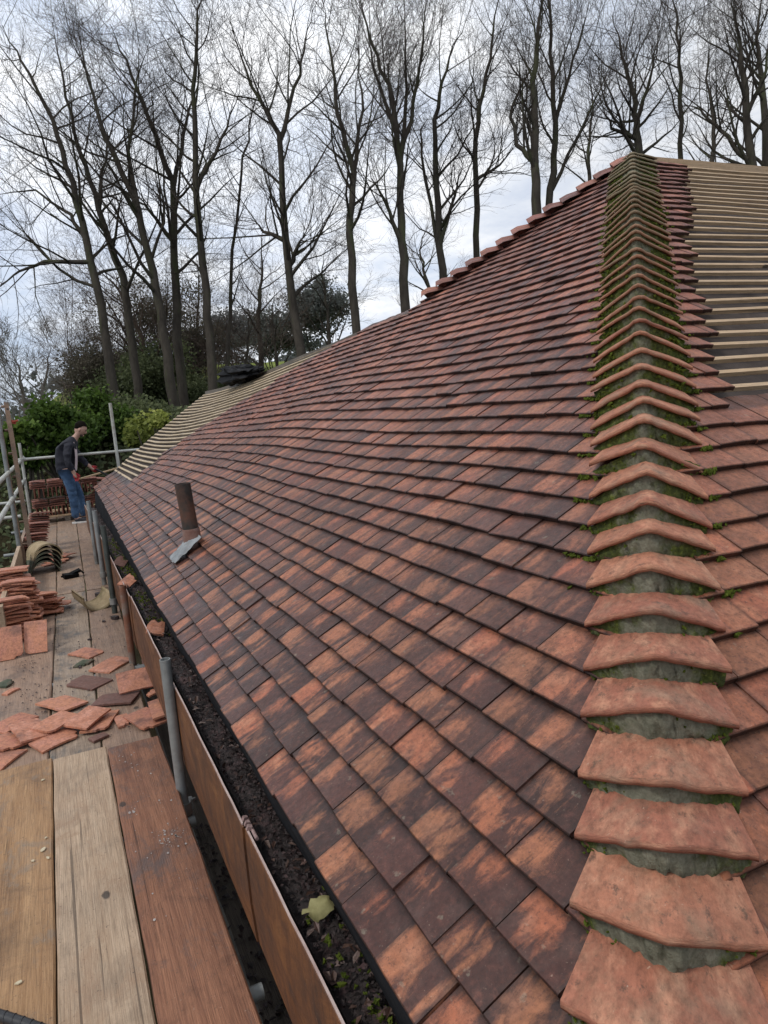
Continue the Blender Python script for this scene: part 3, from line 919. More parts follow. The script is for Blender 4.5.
# ------------------------------------------------------------------ scaffold
BZ = CAMZ - 1.7
scaf = empty('scaffold', (0, 0, 0))
tag(scaf, 'tube scaffold of grey standards, guard rails and clamps along the eaves', 'scaffold')
def pole(name, a, b, mat, r=.0242, parent=scaf):
    mb = MB(); mb.tube([a, b], r, 16, hollow=.004)
    return mb.build(name, mat, parent)
def coupler(p, parent, axis=(0, 0, 1), r=.034, mat=None):
    mb = MB(); a = Vector(axis).normalized(); p = Vector(p)
    mb.tube([p - a * .028, p + a * .028], r, 12)
    q = a.orthogonal().normalized()
    mb.box(p + q * .042, (.03, .03, .05), a.to_track_quat('Z', 'Y').to_matrix())
    mb.tube([p + q * .036, p + q * .085], .007, 6)
    return mb.build('coupler', mat or M['coupler'], parent)
zt = CAMZ - 1.06
posts = [((.338, 3.26), CAMZ - 1.075, 'galv'), ((.333, 5.36), CAMZ - 1.165, 'rust'), ((.335, 6.9), CAMZ - .93, 'galv_dark'), ((.333, 8.2), CAMZ - .93, 'galv'), ((.333, 9.5), CAMZ - .95, 'galv')]
for (x, y), zt_, mt in posts:
    o = pole('standard', (x, y, ground_z(x, y)), (x, y, zt_), M[mt])
    coupler((x, y, BZ - .10), o)
    if y in (6.9, 8.2): coupler((x, y, BZ + .07), o)
pole('transom', (-.9, 3.15, BZ - .115), (.368, 3.15, BZ - .115), M['galv'])
pole('transom', (-.9, 2.02, BZ - .085), (.372, 2.02, BZ - .085), M['galv'])
for y in (5.3, 7.2, 9.2, 11.4, 13.8): pole('transom', (-.8, y, BZ - .075), (.40 + (y - 5) * .02, y, BZ - .075), M['galv'])
# outer side
for (x, y, zt_, mt) in ((-.47, 13.9, CAMZ - .26, 'galv_pale'), (-.52, 10.0, CAMZ + .14, 'galv'), (-.57, 6.2, CAMZ - .78, 'galv'), (-.90, 2.4, CAMZ - .2, 'galv')):
    o = pole('standard', (x, y, ground_z(x, y)), (x, y, zt_), M[mt])
    coupler((x, y, BZ - .1), o)
def rail(a, b, mat='galv_pale'): return pole('guard_rail', a, b, M[mat])
r1 = rail((-.505, 2.0, CAMZ - .45), (-.50, 14.05, CAMZ - .575))
coupler((-.50, 13.86, CAMZ - .572), r1, (0, 1, 0))
r2 = rail((-.505, 2.0, CAMZ - .72), (-.505, 14.2, CAMZ - .93))
coupler((-.505, 13.86, CAMZ - .925), r2, (0, 1, 0)); coupler((-.505, 10.0, CAMZ - .86), r2, (0, 1, 0))
r3 = rail((-.60, 13.95, CAMZ - .545), (1.95, 13.95, CAMZ - .57)); coupler((-.44, 13.95, CAMZ - .548), r3, (1, 0, 0))
o = pole('standard', (1.077, 13.9, ground_z(1.1, 13.9)), (1.077, 13.9, CAMZ + .31), M['galv_pale'], .028)
rail((-1.3, 13.0, CAMZ - 1.18), (-.48, 13.0, CAMZ - 1.18), 'galv_pale')
rail((-1.3, 11.2, CAMZ - 1.22), (-.50, 11.2, CAMZ - 1.22), 'galv_pale')
rail((-1.2, 7.6, CAMZ - 1.43), (-.50, 7.6, CAMZ - 1.43), 'galv_pale')

# scaffold boards: each a loose plank
def board(name, x0a, x1a, ya, x0b, x1b, yb, ztop, th, mat, label, group=None, cat='scaffold board', seed=0, za=None, zb=None):
    mb = MB(); r_ = random.Random(seed + 5)
    n = 26; vs = []; fs = []
    bev = .006
    for k in range(n + 1):
        t = k / n; y = ya + (yb - ya) * t
        x0 = x0a + (x0b - x0a) * t; x1 = x1a + (x1b - x1a) * t
        w0 = r_.gauss(0, .0012); w1 = r_.gauss(0, .0012)
        z = ztop + .002 * math.sin(t * 5 + seed) 
        for (x, zz) in ((x0 + w0, z - th), (x0 + w0, z - bev), (x0 + w0 + bev, z), (x1 + w1 - bev, z), (x1 + w1, z - bev), (x1 + w1, z - th)):
            vs.append(Vector((x, y, zz)))
    for k in range(n):
        for e in range(6):
            e2 = (e + 1) % 6
            fs.append((k * 6 + e, k * 6 + e2, k * 6 + 6 + e2, k * 6 + 6 + e))
    fs.append(tuple(range(6))[::-1]); fs.append(tuple(n * 6 + e for e in range(6)))
    mb.add([(p.x, p.y, p.z) for p in vs], fs)
    c = ((x0a + x1a) / 2, (ya + yb) / 2, ztop - th)
    o = mb.build(name, mat, None, c)
    return tag(o, label, cat, group)
GB = 'scaffold boards of the walkway'
board('scaffold_board', -.50, -.212, -.5, -.475, -.206, 3.955, BZ, .038, M['wood_golden'], 'golden brown plank at the bottom left with pale wood chips on it', GB, seed=1)
board('scaffold_board', -.205, .048, -.5, -.200, .056, 3.925, BZ + .001, .038, M['wood_pale'], 'pale scrubbed plank with dark knots, middle of the three nearest planks', GB, seed=2)
board('scaffold_board', .058, .318, -.5, 
      .060, .322, 3.89, BZ + .002, .038, M['wood_red'], 'dark reddish plank with white paint splashes beside the gutter gap', GB, seed=3)
board('scaffold_board', -.82, -.505, -.5, -.80, -.48, 3.97, BZ - .002, .038, M['wood_dull'], 'outermost near plank at the left frame edge', GB, seed=4)
rows_ = [(3.80, 8.05, -.232, -.145, .262, .285), (8.06, 11.75, -.145, -.10, .285, .305), (11.76, 15.6, -.10, -.05, .305, .325)]
words = ('nearer', 'middle', 'far')
for r, (ya, yb, xa, xb, wa, wb) in enumerate(rows_):
    zz_ = BZ - .042 + (.0 if r == 0 else .002 * r)
    nm = ('left', 'stained middle', 'right')
    lab = {
        (0, 0): 'brown walkway plank under the stack of loose orange tiles on the left',
        (0, 1): 'walkway plank with blue grey stains running past the small black offcut',
        (0, 2): 'brown walkway plank beside the rusty post, under the scattered tiles',
        (1, 0): 'dull plank running past the stack of half round ridge tiles',
        (1, 1): 'dull grey brown plank in the middle stretch of the walkway',
        (1, 2): 'dull plank in the middle stretch beside the two grey posts',
        (2, 0): 'far plank running under the tile pallet',
        (2, 1): 'far plank in the centre of the walkway in front of the pallet',
        (2, 2): 'far plank under the feet of the man'}
    for c in range(3):
        x0a = xa + (c - 1) * 0 + c * wa - (wa if False else 0); 
        x0a = xa + (c - 1 + 0) * wa + (wa if True else 0) - wa
        x0b = xb + (c - 1) * wb
        board('scaffold_board', x0a + wa * 0 + .004, x0a + wa - .004, ya, x0b + .004, x0b + wb - .004, yb, zz_ - .001 * c, .036,
              M[('wood_dull', 'wood_dull', 'wood_dull2')[c]] if r else M[('wood_dull2', 'wood_blue', 'wood_dull2')[c]], lab[(r, c)], GB, seed=10 + r * 3 + c)
    c = 3
# outermost row carrying the stacks
board('scaffold_board', -.80, -.245, 3.80, -.62, -.16, 8.05, BZ - .044, .036, M['wood_dull2'], 'wide outer plank carrying the orange tile stack', GB, seed=31)
# leaning toe boards on the outer edge
def plank_edge(a, b, h, th, mat, label, z0):
    mb = MB(); a = Vector(a); b = Vector(b); d = (b - a).normalized(); nn = Vector((-d.y, d.x, 0)) * th / 2
    vs = []
    for p in (a, b):
        vs += [p - nn, p + nn, p + nn + Vector((0, 0, h)), p - nn + Vector((0, 0, h))]
    mb.add(vs, [(0, 3, 2, 1), (4, 5, 6, 7), (0, 1, 5, 4), (1, 2, 6, 5), (2, 3, 7, 6), (3, 0, 4, 7)])
    c = (a + b) / 2
    return tag(mb.build('toe_board', mat, None, c), label, 'toe board', 'toe boards on the outer edge')
plank_edge((-.535, 6.4, BZ - .04), (-.50, 9.6, BZ - .04), .34, .038, M['wood_pale'], 'pale toe board on edge left of the half round tile stack', 0)
plank_edge((-.515, 9.9, BZ - .04), (-.46, 13.5, BZ - .04), .28, .038, M['wood_dull'], 'dull toe board on edge left of the leaning dark tile stack', 0)
# lower level plank seen through the gap
board('scaffold_board', .40, .60, 1.2, .40, .60, 6.2, BZ - .42, .038, M['wood_grey'], 'grey lower plank seen down in the gap below the brown gutter board', None, seed=41)
mb = MB()
for _ in range(420):
    y = rnd.uniform(1.5, 3.6); p = Vector((rnd.uniform(.405, .58), y, BZ - .415 + rnd.uniform(0, .012))); r = rnd.uniform(.006, .022)
    d = Vector((rnd.gauss(0, 1), rnd.gauss(0, 1), rnd.gauss(0, .3))).normalized(); e = d.cross(Vector((0, 0, 1))).normalized()
    mb.add([p + d * r, p + e * r * .6 + Vector((0, 0, r * .4)), p - d * r, p - e * r * .6], [(0, 1, 2), (0, 2, 3)])
tag(mb.build('leaf_litter', M['debris']), 'dead leaves and grit on the lower plank in the gap', 'leaf litter', kind='stuff')

# scraps on the near boards: pale chips and paint flecks
def chip(p, r, mat, name, label, cat, group=None, thick=.003, asp=.55):
    mb = MB(); n = 7; top = []; rot = rnd.random() * 6.28
    for k in range(n):
        g = 2 * math.pi * k / n; q = r * rnd.uniform(.7, 1.15)
        x, y = q * math.cos(g), q * asp * math.sin(g)
        top.append((x * math.cos(rot) - y * math.sin(rot), x * math.sin(rot) + y * math.cos(rot)))
    vs = [(x, y, 0) for x, y in top] + [(x * .93, y * .93, thick + rnd.uniform(0, thick * .4)) for x, y in top]
    fs = [tuple(range(n))[::-1], tuple(range(n, 2 * n))] + [(k, (k + 1) % n, n + (k + 1) % n, n + k) for k in range(n)]
    sd = rnd.random() * 50
    mb.add(vs, fs, [(v[0], v[1], sd) for v in vs])
    o = mb.build(name, mat); o.location = p
    return tag(o, label, cat, group)
M['chip'] = mat_simple('pale_chip', (.50, .43, .29), (.70, .62, .45), 40, .8, .3, .002)
M['paint'] = mat_simple('white_paint_fleck', (.30, .25, .23), (.52, .48, .45), 60, .8, .3, .002)
for (px, py, r, lab) in ((43, 850, .016, 'largest pale wood chip on the golden plank'), (33, 861, .009, 'small pale wood chip just left of the largest chip'),
                         (48, 858, .011, 'pale wood chip at the plank edge beside the largest chip'), (19, 983, .013, 'pale wood chip near the black hose'),
                         (43, 780, .010, 'pale chip high on the golden plank below the tile scatter'), (46, 838, .007, 'tiny pale chip above the largest chip')):
    chip(on_level(px, py, BZ + .0022), r, M['chip'], 'wood_chip', lab, 'wood chip', 'pale wood chips on the golden plank')
mb = MB()
for (cx_, cy_, n_, sp_) in ((132, 812, 7, 4), (170, 835, 70, 9), (140, 770, 26, 13), (125, 755, 10, 9), (165, 800, 14, 14), (180, 900, 6, 18), (150, 850, 10, 20)):
    for _ in range(n_):
        p = on_level(cx_ + rnd.gauss(0, sp_), cy_ + rnd.gauss(0, sp_ * .7), BZ + .0056)
        if not (.064 < p.x < .322): continue
        r = (.0008 + .0042 * rnd.random() ** 2.5) * (1.8 if cy_ == 812 else 1); n = 6; z0 = rnd.random()
        mb.add([(p.x + r * math.cos(k * 1.047 + z0) * rnd.uniform(.6, 1.2), p.y + r * 1.6 * math.sin(k * 1.047 + z0), p.z) for k in range(n)], [tuple(range(n))])
tag(mb.build('paint_splash', M['paint']), 'white paint flecks spattered over the reddish plank', 'paint splash', kind='stuff')

# ------------------------------------------------------------------ loose tiles
def tile_mesh(seed, w=.165, l=.265, th=.013, broken=0.0):
    mb = MB(); n = 5; m = 6; r_ = random.Random(seed); vs = []; at_ = []; fs = []
    cam1 = .007 * r_.random() + .002
    def edge(t): return 1.0
    for side in (0, 1):
        for a in range(n + 1):
            for b in range(m + 1):
                u_, v_ = a / n - .5, b / m - .5
                x, y = v_ * l, u_ * w
                if broken:
                    cut = l * (.5 - broken) + .02 * math.sin(u_ * 9 + seed) + .012 * math.sin(u_ * 23 + seed) + u_ * .06 * (1 if seed % 2 else -1)
                    x = min(x, cut)
                ex = .5 if abs(u_) == .5 or b in (0, m) else 0
                sh = .9985 if side else 1
                z = (th if side else 0) - cam1 * (2 * v_) ** 2 + (-.0022 * ex if side else 0)
                vs.append((x * sh, y * sh, z)); at_.append((u_ * w + .08, v_ * l, (seed * 1.37) % 50))
    k0 = (n + 1) * (m + 1)
    for a in range(n):
        for b in range(m):
            q = a * (m + 1) + b
            fs.append((q, q + 1, q + m + 2, q + m + 1)); fs.append((k0 + q, k0 + q + m + 1, k0 + q + m + 2, k0 + q + 1))
    for a in range(n):
        q = a * (m + 1); fs.append((q, q + m + 1, k0 + q + m + 1, k0 + q)); q += m; fs.append((q, k0 + q, k0 + q + m + 1, q + m + 1))
    for b in range(m):
        fs.append((b, k0 + b, k0 + b + 1, b + 1)); q = n * (m + 1) + b; fs.append((q, q + 1, k0 + q + 1, k0 + q))
    if r_.random() < .6:        # knocked off corner
        cx_ = r_.choice((-1, 1)) * l / 2; cy_ = r_.choice((-1, 1)) * w / 2; q = r_.uniform(.012, .045)
        vs = [((x - (q * .6 * (1 if cx_ > 0 else -1) if math.hypot(x - cx_, y - cy_) < q else 0)), (y - (q * .5 * (1 if cy_ > 0 else -1) if math.hypot(x - cx_, y - cy_) < q else 0)), z) for x, y, z in vs]
    mb.add(vs, fs, at_)
    return mb
FZ = BZ - .041
def loose(ax, ay, bx, by, dz, label, mat='loose', broken=0.0, roll=0.0, pitch=0.0, w=.165, group='loose tiles scattered on the walkway', cat='roof tile', mid=None, l=.265, name='roof_tile'):
    """tile whose long axis runs between two surveyed points on the boards"""
    a = on_level(ax, ay, FZ + dz); b = on_level(bx, by, FZ + dz)
    c = (a + b) / 2; yaw = math.atan2(b.y - a.y, b.x - a.x)
    seed = rnd.randint(1, 9999)
    o = tile_mesh(seed, w=w, broken=broken, l=l).build(name, M[mat])
    o.location = c + Vector((0, 0, abs(math.sin(pitch)) * .13 + abs(math.sin(roll)) * w / 2)); o.rotation_euler = (roll, pitch, yaw)
    return tag(o, label, cat, group)
def A(*c): return [(u / 7.31, 640 + v / 7.31) for u, v in c]
def B(*c): return [(80 + u / 6.4, 640 + v / 6.4) for u, v in c]
def quad(cs, dz, label, mat='loose', roll=0.0, pitch=0.0, small=False, broken=0.0, name='roof_tile', cat='roof tile'):
    """a tile laid where its four corners were surveyed on the boards"""
    q = [on_level(x, y, FZ + dz) for x, y in cs]
    c = sum(q, Vector()) / 4
    e1 = (q[1] - q[0] + q[2] - q[3]) / 2; e2 = (q[3] - q[0] + q[2] - q[1]) / 2
    if e2.length > e1.length: e1, e2 = e2, e1
    l, w = e1.length, e2.length
    if not small: l = min(.285, max(.235, l)); w = min(.18, max(.15, w))
    else: l = min(l, .24); w = max(.05, min(w, .13))
    # a skewed outline is shared between both edges
    yaw = math.atan2(e1.y, e1.x)
    seed = rnd.randint(1, 9999)
    o = tile_mesh(seed, w=w, l=l, broken=broken).build(name, M[mat])
    o.location = c + Vector((0, 0, abs(math.sin(pitch)) * l / 2 + abs(math.sin(roll)) * w / 2)); o.rotation_euler = (roll, pitch, yaw)
    return tag(o, label, cat, 'loose tiles scattered on the walkway')
M['mossy_tile'] = mat_simple('mossy_tile', (.035, .05, .03), (.11, .12, .08), 22, .9, .6, .006, c3=(.12, .07, .05))
quad(A((515, 115), (600, 65), (735, 85), (690, 140)), .002, 'bright orange tile lying alone, farthest of the scattered tiles', pitch=.03)
quad(B((60, 200), (225, 110), (375, 110), (165, 225)), .004, 'salmon tile pointing towards the rusty post, behind the dark brown tile', roll=.05)
quad([(64, 686), (81, 676), (114, 680), (91, 691)], .002, 'dark brown tile lying flat in front of the salmon tile', 'loose_dark')
quad(A((250, 490), (450, 400), (660, 455), (450, 545)), .012, 'large mottled orange tile with a dark patch, left of the purple tile', roll=-.06)
quad([(88, 706), (104, 697), (139, 692), (133, 706)], .006, 'purple black tile in the middle of the scatter', 'loose_dark', pitch=-.03)
loose(113, 692, 166, 680, .035, 'salmon tile propped up against the near grey post', roll=.55)
quad([(-8, 730), (20, 716), (36, 717), (5, 733)], .004, 'orange tile at the left frame edge, rear one of the pile', roll=.05)
quad(A((40, 680), (285, 570), (340, 690), (205, 765)), .030, 'broad orange tile on top at the left of the pile', roll=-.10, pitch=.05)
quad(A((280, 640), (430, 545), (590, 560), (350, 690)), .048, 'orange tile lying across the top of the pile, beside the broad one', roll=.08)
quad([(74, 736), (100, 712), (114, 712), (112, 731)], .006, 'orange tile wedged beneath the pale dusty tile', pitch=.03)
quad([(72, 726), (88, 711), (110, 714), (82, 730)], .036, 'pale dusty orange tile on top right of the pile', roll=.10, pitch=-.06)
quad(A((260, 775), (500, 660), (580, 700), (290, 815)), .006, 'deep orange tile nearest the plank ends, front of the pile', roll=.10)
quad(A((-70, 760), (0, 685), (145, 765), (90, 822)), .016, 'orange tile at the left frame edge, front one of the pile', roll=-.05)
quad(A((-90, 900), (30, 835), (90, 850), (0, 945)), .004, 'orange tile corner poking in at the left frame edge above the golden plank')
quad(B((230, 500), (280, 478), (345, 530), (240, 578)), .002, 'small orange broken tile between the pile and the post', small=True)
quad(B((290, 478), (400, 450), (545, 540), (430, 570)), .016, 'orange tile lying behind the foot of the near post', roll=.06)
quad(B((420, 370), (640, 390), (675, 470), (465, 500)), .05, 'square brown tile leaning on the brown gutter board behind the near post', roll=.12)
quad(B((415, 345), (520, 305), (560, 325), (440, 362)), .01, 'short orange tile piece behind the near post, under the propped tile', small=True)
quad(B((60, 640), (170, 590), (170, 625), (80, 660)), .002, 'small dark chip of tile at the front edge of the pile', 'loose_dark', small=True)
quad(A((25, 400), (120, 345), (135, 365), (40, 408)), .002, 'small orange shard next to the green mossy shard', small=True)
quad(A((555, 195), (600, 150), (695, 150), (600, 208)), .002, 'green mossy tile shard beside the bright orange tile', 'mossy_tile', small=True)
quad(A((-20, 335), (60, 290), (135, 300), (20, 358)), .006, 'green mossy shard by the left frame edge', 'mossy_tile', small=True)
# two big tiles leaning on the orange stack
def leaning(px, py, yaw, pitch, roll, label, dz=0.0):
    p = on_level(px, py, FZ); o = tile_mesh(rnd.randint(1, 999)).build('roof_tile', M['loose'])
    o.location = p + Vector((0, 0, .115 + dz)); o.rotation_euler = (roll, pitch, yaw)
    return tag(o, label, 'roof tile', 'loose tiles scattered on the walkway')
leaning(13, 657, 1.50, -1.02, .02, 'clean orange tile leaning against the front of the orange stack')
leaning(38, 651, 1.42, -.95, .06, 'mud streaked orange tile leaning beside the clean one at the stack front')

def stack(cx_, cy_, n, yaw, label, mat='loose', jx=.02, tilt=(0, 0), z0=0.0, group='orange tiles stacked at the left of the walkway', th=.0165, sx=1):
    for k in range(n):
        o = tile_mesh(rnd.randint(1, 9999)).build('roof_tile', M[mat])
        o.location = (cx_ + rnd.gauss(0, jx) + k * tilt[0], cy_ + rnd.gauss(0, jx) + k * tilt[1], FZ + z0 + k * th)
        o.rotation_euler = (rnd.gauss(0, .035), rnd.gauss(0, .04) + .03, yaw + rnd.gauss(0, .22))
        tag(o, label if k < n - 1 else label.replace('orange tile in', 'topmost tile on').replace('tile piled in', 'topmost tile on'), 'roof tile', group if k < n - 1 else None)
stack(-.47, 6.62, 22, .12, 'orange tile in the nearest loose stack at the left frame edge')
stack(-.42, 7.10, 25, .05, 'orange tile in the second loose stack, just behind the nearest one')
stack(-.50, 7.62, 26, .20, 'orange tile in the third stack, in front of the half round tiles')
stack(-.23, 7.35, 13, .05, 'orange tile in the low messy stack beside the blue stained plank', jx=.035)
# leaning dark stack behind the half round tiles
for r in range(3):
    for k in range(11):
        o = tile_mesh(rnd.randint(1, 9999)).build('roof_tile', M['loose_stack'])
        o.location = (-.43 + k * .012 + r * .03, 10.65 + r * .42 + rnd.gauss(0, .02), FZ + .02 + k * .030 + r * .09)
        o.rotation_euler = (rnd.gauss(0, .05), .12 + rnd.gauss(0, .05), .15 + rnd.gauss(0, .1))
        tag(o, 'dark red tile piled in the leaning heap by the outer standard', 'roof tile', 'dark red tiles heaped by the outer standard')
for k in range(5):
    o = tile_mesh(rnd.randint(1, 9999)).build('roof_tile', M['loose'])
    o.location = (-.16 + .05 * k * (1 if k % 2 else .3), 9.95 + .09 * k, FZ + .006 + .014 * k); o.rotation_euler = (rnd.gauss(0, .05), rnd.gauss(0, .05), .3 + .25 * k)
    tag(o, ('single tile spilled flat on the walkway behind the half round stack', 'tile spilled across the foot of the dark heap, lowest but one', 'tile spilled at the foot of the dark heap, middle one', 'tile spilled at the foot of the dark heap, second from top', 'uppermost tile spilled at the foot of the dark heap')[k], 'roof tile', 'tiles spilled below the dark heap')

# pallet of tiles on edge behind the man
pal = empty('pallet', (.12, 14.75, FZ))
tag(pal, 'timber pallet under the stacked dark red tiles behind the man', 'pallet')
for k in range(5):
    mb = MB(); mb.box((0, -.5 + k * .25, .115), (1.15, .11, .022)); mb.build('deck_board', M['batten'], pal)
for k in range(3):
    mb = MB(); mb.box((-.52 + k * .52, 0, .052), (.09, 1.1, .10)); mb.build('bearer', M['wood_grey'], pal)
for row in range(3):
    for lay in range(3):
        for k in range(13):
            src = tile_mesh(rnd.randint(1, 9999)) if False else None
tile_protos = [tile_mesh(900 + q).build('roof_tile', M['loose_stack']) for q in range(6)]
used = [False] * 6
def proto(q):
    if not used[q]:
        used[q] = True; return tile_protos[q]
    o = tile_protos[q].copy(); COL.objects.link(o); return o
LS = 'dark red tile stacked on the pallet behind the man'
for lay in range(4):
    for row in range(2):
        for k in range(15):
            o = proto(rnd.randint(0, 5))
            flat = lay in (1, 3)
            x = -.36 + k * (1.0 / 14)
            if lay % 2 == 0:       # tiles on edge, faces to the side
                o.location = (x + rnd.gauss(0, .006), 14.38 + row * .30 + rnd.gauss(0, .012), FZ + .127 + lay * .172 + .083)
                o.rotation_euler = (math.pi / 2 + rnd.gauss(0, .04), 0, math.pi / 2 + rnd.gauss(0, .05))
            else:                  # laid flat across in short piles
                o.location = (-.30 + (k % 4) * .29, 14.38 + row * .29 + rnd.gauss(0, .02), FZ + .127 + lay * .172 + (k // 4) * .038 - .006)
                o.rotation_euler = (rnd.gauss(0, .03), rnd.gauss(0, .03), rnd.gauss(0, .08))
            tag(o, LS, 'roof tile', 'dark red tiles stacked behind the man')
for q in range(6):
    if not used[q]: bpy.data.objects.remove(tile_protos[q])
# second small stack right of the man
for k in range(26):
    o = tile_mesh(2000 + k).build('roof_tile', M['loose_stack'])
    lay = k // 9
    o.location = (.72 + rnd.gauss(0, .03), 14.4 + (k % 3) * .28, FZ + .02 + (k // 3) * .082 + rnd.gauss(0, .01)); o.rotation_euler = (rnd.gauss(0, .06), .08 + rnd.gauss(0, .08), rnd.gauss(0, .15))
    tag(o, 'dark red tile in the heap between the man and the roof corner', 'roof tile', 'dark red tiles heaped between the man and the roof corner')
mb = MB(); mb.box((0, 0, 0), (.75, .09, .022)); o = mb.build('timber_offcut', M['batten']); o.location = (.78, 14.30, FZ + .80); o.rotation_euler = (0, -.18, .05)
tag(o, 'pale timber batten lying on the heap between the man and the roof corner', 'timber')

# half round ridge tiles
def half_round(name, c, r, l, yaw, rx, ry, mat, label, group=None, th=.014, arc=math.pi):
    mb = MB(); n = 16; vs = []; fs = []
    for j in range(5):
        y = (j / 4 - .5) * l
        for rr_ in (r, r - th):
            for k in range(n + 1):
                g = math.pi / 2 - arc / 2 + arc * k / n
                vs.append((rr_ * math.cos(g), y, rr_ * math.sin(g)))
    m = 2 * (n + 1)
    for j in range(4):
        for s_ in (0, 1):
            for k in range(n):
                a = j * m + s_ * (n + 1) + k
                fs.append((a, a + 1, a + m + 1, a + m) if s_ == 0 else (a, a + m, a + m + 1, a + 1))
        for k in (0, n): a = j * m + k; fs.append((a, a + m, a + m + n + 1, a + n + 1))
    for j in (0, 4):
        for k in range(n): a = j * m + k; fs.append((a, a + 1, a + n + 2, a + n + 1))
    mb.add(vs, fs, None, True)
    o = mb.build(name, mat); o.location = c; o.rotation_euler = (rx, ry, yaw)
    return tag(o, label, 'ridge tile', group)
hl = ['lowest half round ridge tile of the nested stack by the pale toe board', 'second half round ridge tile from the bottom of the nested stack', 'middle half round ridge tile of the nested stack', 'half round ridge tile just under the top of the nested stack', 'olive lichen covered half round ridge tile on top of the nested stack']
for k in range(5):
    half_round('ridge_tile', (-.27 + .008 * k, 9.55 + .03 * k, FZ + .045 * k - .01), .165, .42, .12 + .03 * k, -.02, 0, M['ridge_clay'] if k >= 3 else M['mossy_tile'] , hl[k], 'half round ridge tiles nested by the toe board')
half_round('ridge_tile', (.185, 7.25, FZ + .150), .150, .30, .30, math.pi + .12, .10, M['ridge_clay'], 'olive half round ridge tile lying upside down like a trough beside the dark green post')

# small black offcut, dark clods, leaf and shard in the gutter, hose
mb = MB(); mb.box((0, 0, .03), (.16, .09, .045), Euler((.1, .1, .3)).to_matrix()); mb.box((.06, .02, .06), (.10, .05, .03), Euler((.3, -.3, .1)).to_matrix()); mb.tube([(-.1, 0, .03), (.1, .05, .075), (.14, .02, .03)], .012, 6)
o = mb.build('gutter_bracket', M['black_sheet']); o.location = on_level(71, 578, FZ)
tag(o, 'small broken black gutter bracket lying on the walkway left of the upturned ridge tile', 'bracket')
for (px, py, r, lab) in ((98, 596, .05, 'dark clod on the walkway just below the upturned ridge tile'), (115, 619, .045, 'dark clod beside the base of the rusty post'),
                         (118, 597, .04, 'dark clod at the foot of the dark green post'), (104, 622, .022, 'small crumb of dirt left of the rusty post'), (90, 640, .02, 'small crumb of dirt behind the bright orange tile'), (80, 668, .02, 'crumb of dirt between the orange and mottled tiles')):
    chip(on_level(px, py, FZ), r, M['debris'], 'dirt_clod', lab, 'dirt clod', 'dirt clods on the walkway', thick=r * .5, asp=.6)
mb = MB()
for _ in range(520):
    p = on_level(rnd.choice((rnd.gauss(100, 26), rnd.gauss(60, 22), rnd.gauss(30, 18))), rnd.uniform(585, 735), FZ + .006)
    if p.x > .35: continue
    r = rnd.uniform(.002, .011); d = Vector((rnd.gauss(0, 1), rnd.gauss(0, 1), 0)).normalized(); e = Vector((-d.y, d.x, 0))
    mb.add([p + d * r, p + e * r * .6, p - d * r * .8, p - e * r * .6, p + Vector((0, 0, r * .6))], [(0, 1, 4), (1, 2, 4), (2, 3, 4), (3, 0, 4)])
tag(mb.build('tile_grit', M['debris']), 'fine dirt and tile grit strewn over the walkway planks', 'grit', kind='stuff')

mb = MB(); vs = []; fs = []
for a in range(9):
    for b in range(6):
        u_ = a / 8 * 2 - 1; v_ = b / 5 * 2 - 1
        w_ = .027 * (1 - .25 * u_ ** 2 + .12 * math.sin(u_ * 7) + .1 * u_)
        vs.append((u_ * .036 + .006 * math.sin(v_ * 5), v_ * w_ + .004 * math.sin(u_ * 9), .012 + .012 * math.sin(u_ * 2.2) - .010 * v_ ** 2))
for a in range(8):
    for b in range(5): k = a * 6 + b; fs.append((k, k + 6, k + 7, k + 1))
mb.add(vs, fs, None, True); o = mb.build('dead_leaf', M['leaf_stone']); o.location = Vector((GX + .072, 1.575, GZ - .015)); o.rotation_euler = (.25, .3, .5)
tag(o, 'single olive dead leaf lying on the debris in the gutter', 'leaf')
def gutter_shard(y, dx, r, lab, mat='loose'):
    o = tile_mesh(rnd.randint(1, 999), broken=.35, w=.10, l=.2).build('tile_shard', M[mat]); o.location = (GX + dx, y, GZ + .005); o.rotation_euler = (.35, -.25, rnd.uniform(0, 1.5))
    tag(o, lab, 'tile shard', 'tile shards lying in the gutter')
gutter_shard(4.35, .05, 1, 'bright orange tile shard lying in the gutter beside the rusty post', )
gutter_shard(5.75, .05, 1, 'orange tile shard in the gutter behind the rusty post top')
gutter_shard(6.6, .06, 1, 'dark shard in the gutter near the dark green post', 'loose_dark')

hose = MB()
pts = []
for k in range(30):
    t = k / 29
    p = on_level(-26 + t * 92, 1008 + t * 26 + 5 * t * t, BZ + .018)
    pts.append(p)
hose.tube(pts, .016, 12)
hob = hose.build('hose', M['rubber'])
mb = MB()
hel = []
for k in range(160):
    t = k / 159 * 29; j = min(28, int(t)); p = pts[j].lerp(pts[j + 1], t - j); g = k * .42
    d = (pts[j + 1] - pts[j]).normalized(); a = d.orthogonal().normalized(); b = d.cross(a)
    hel.append(p + (a * math.cos(g) + b * math.sin(g)) * .0152)
mb.tube(hel, .003, 5); mb.build('winding', M['rubber'], hob)
tag(hob, 'black wrapped hose crossing the bottom left corner of the golden plank', 'hose')

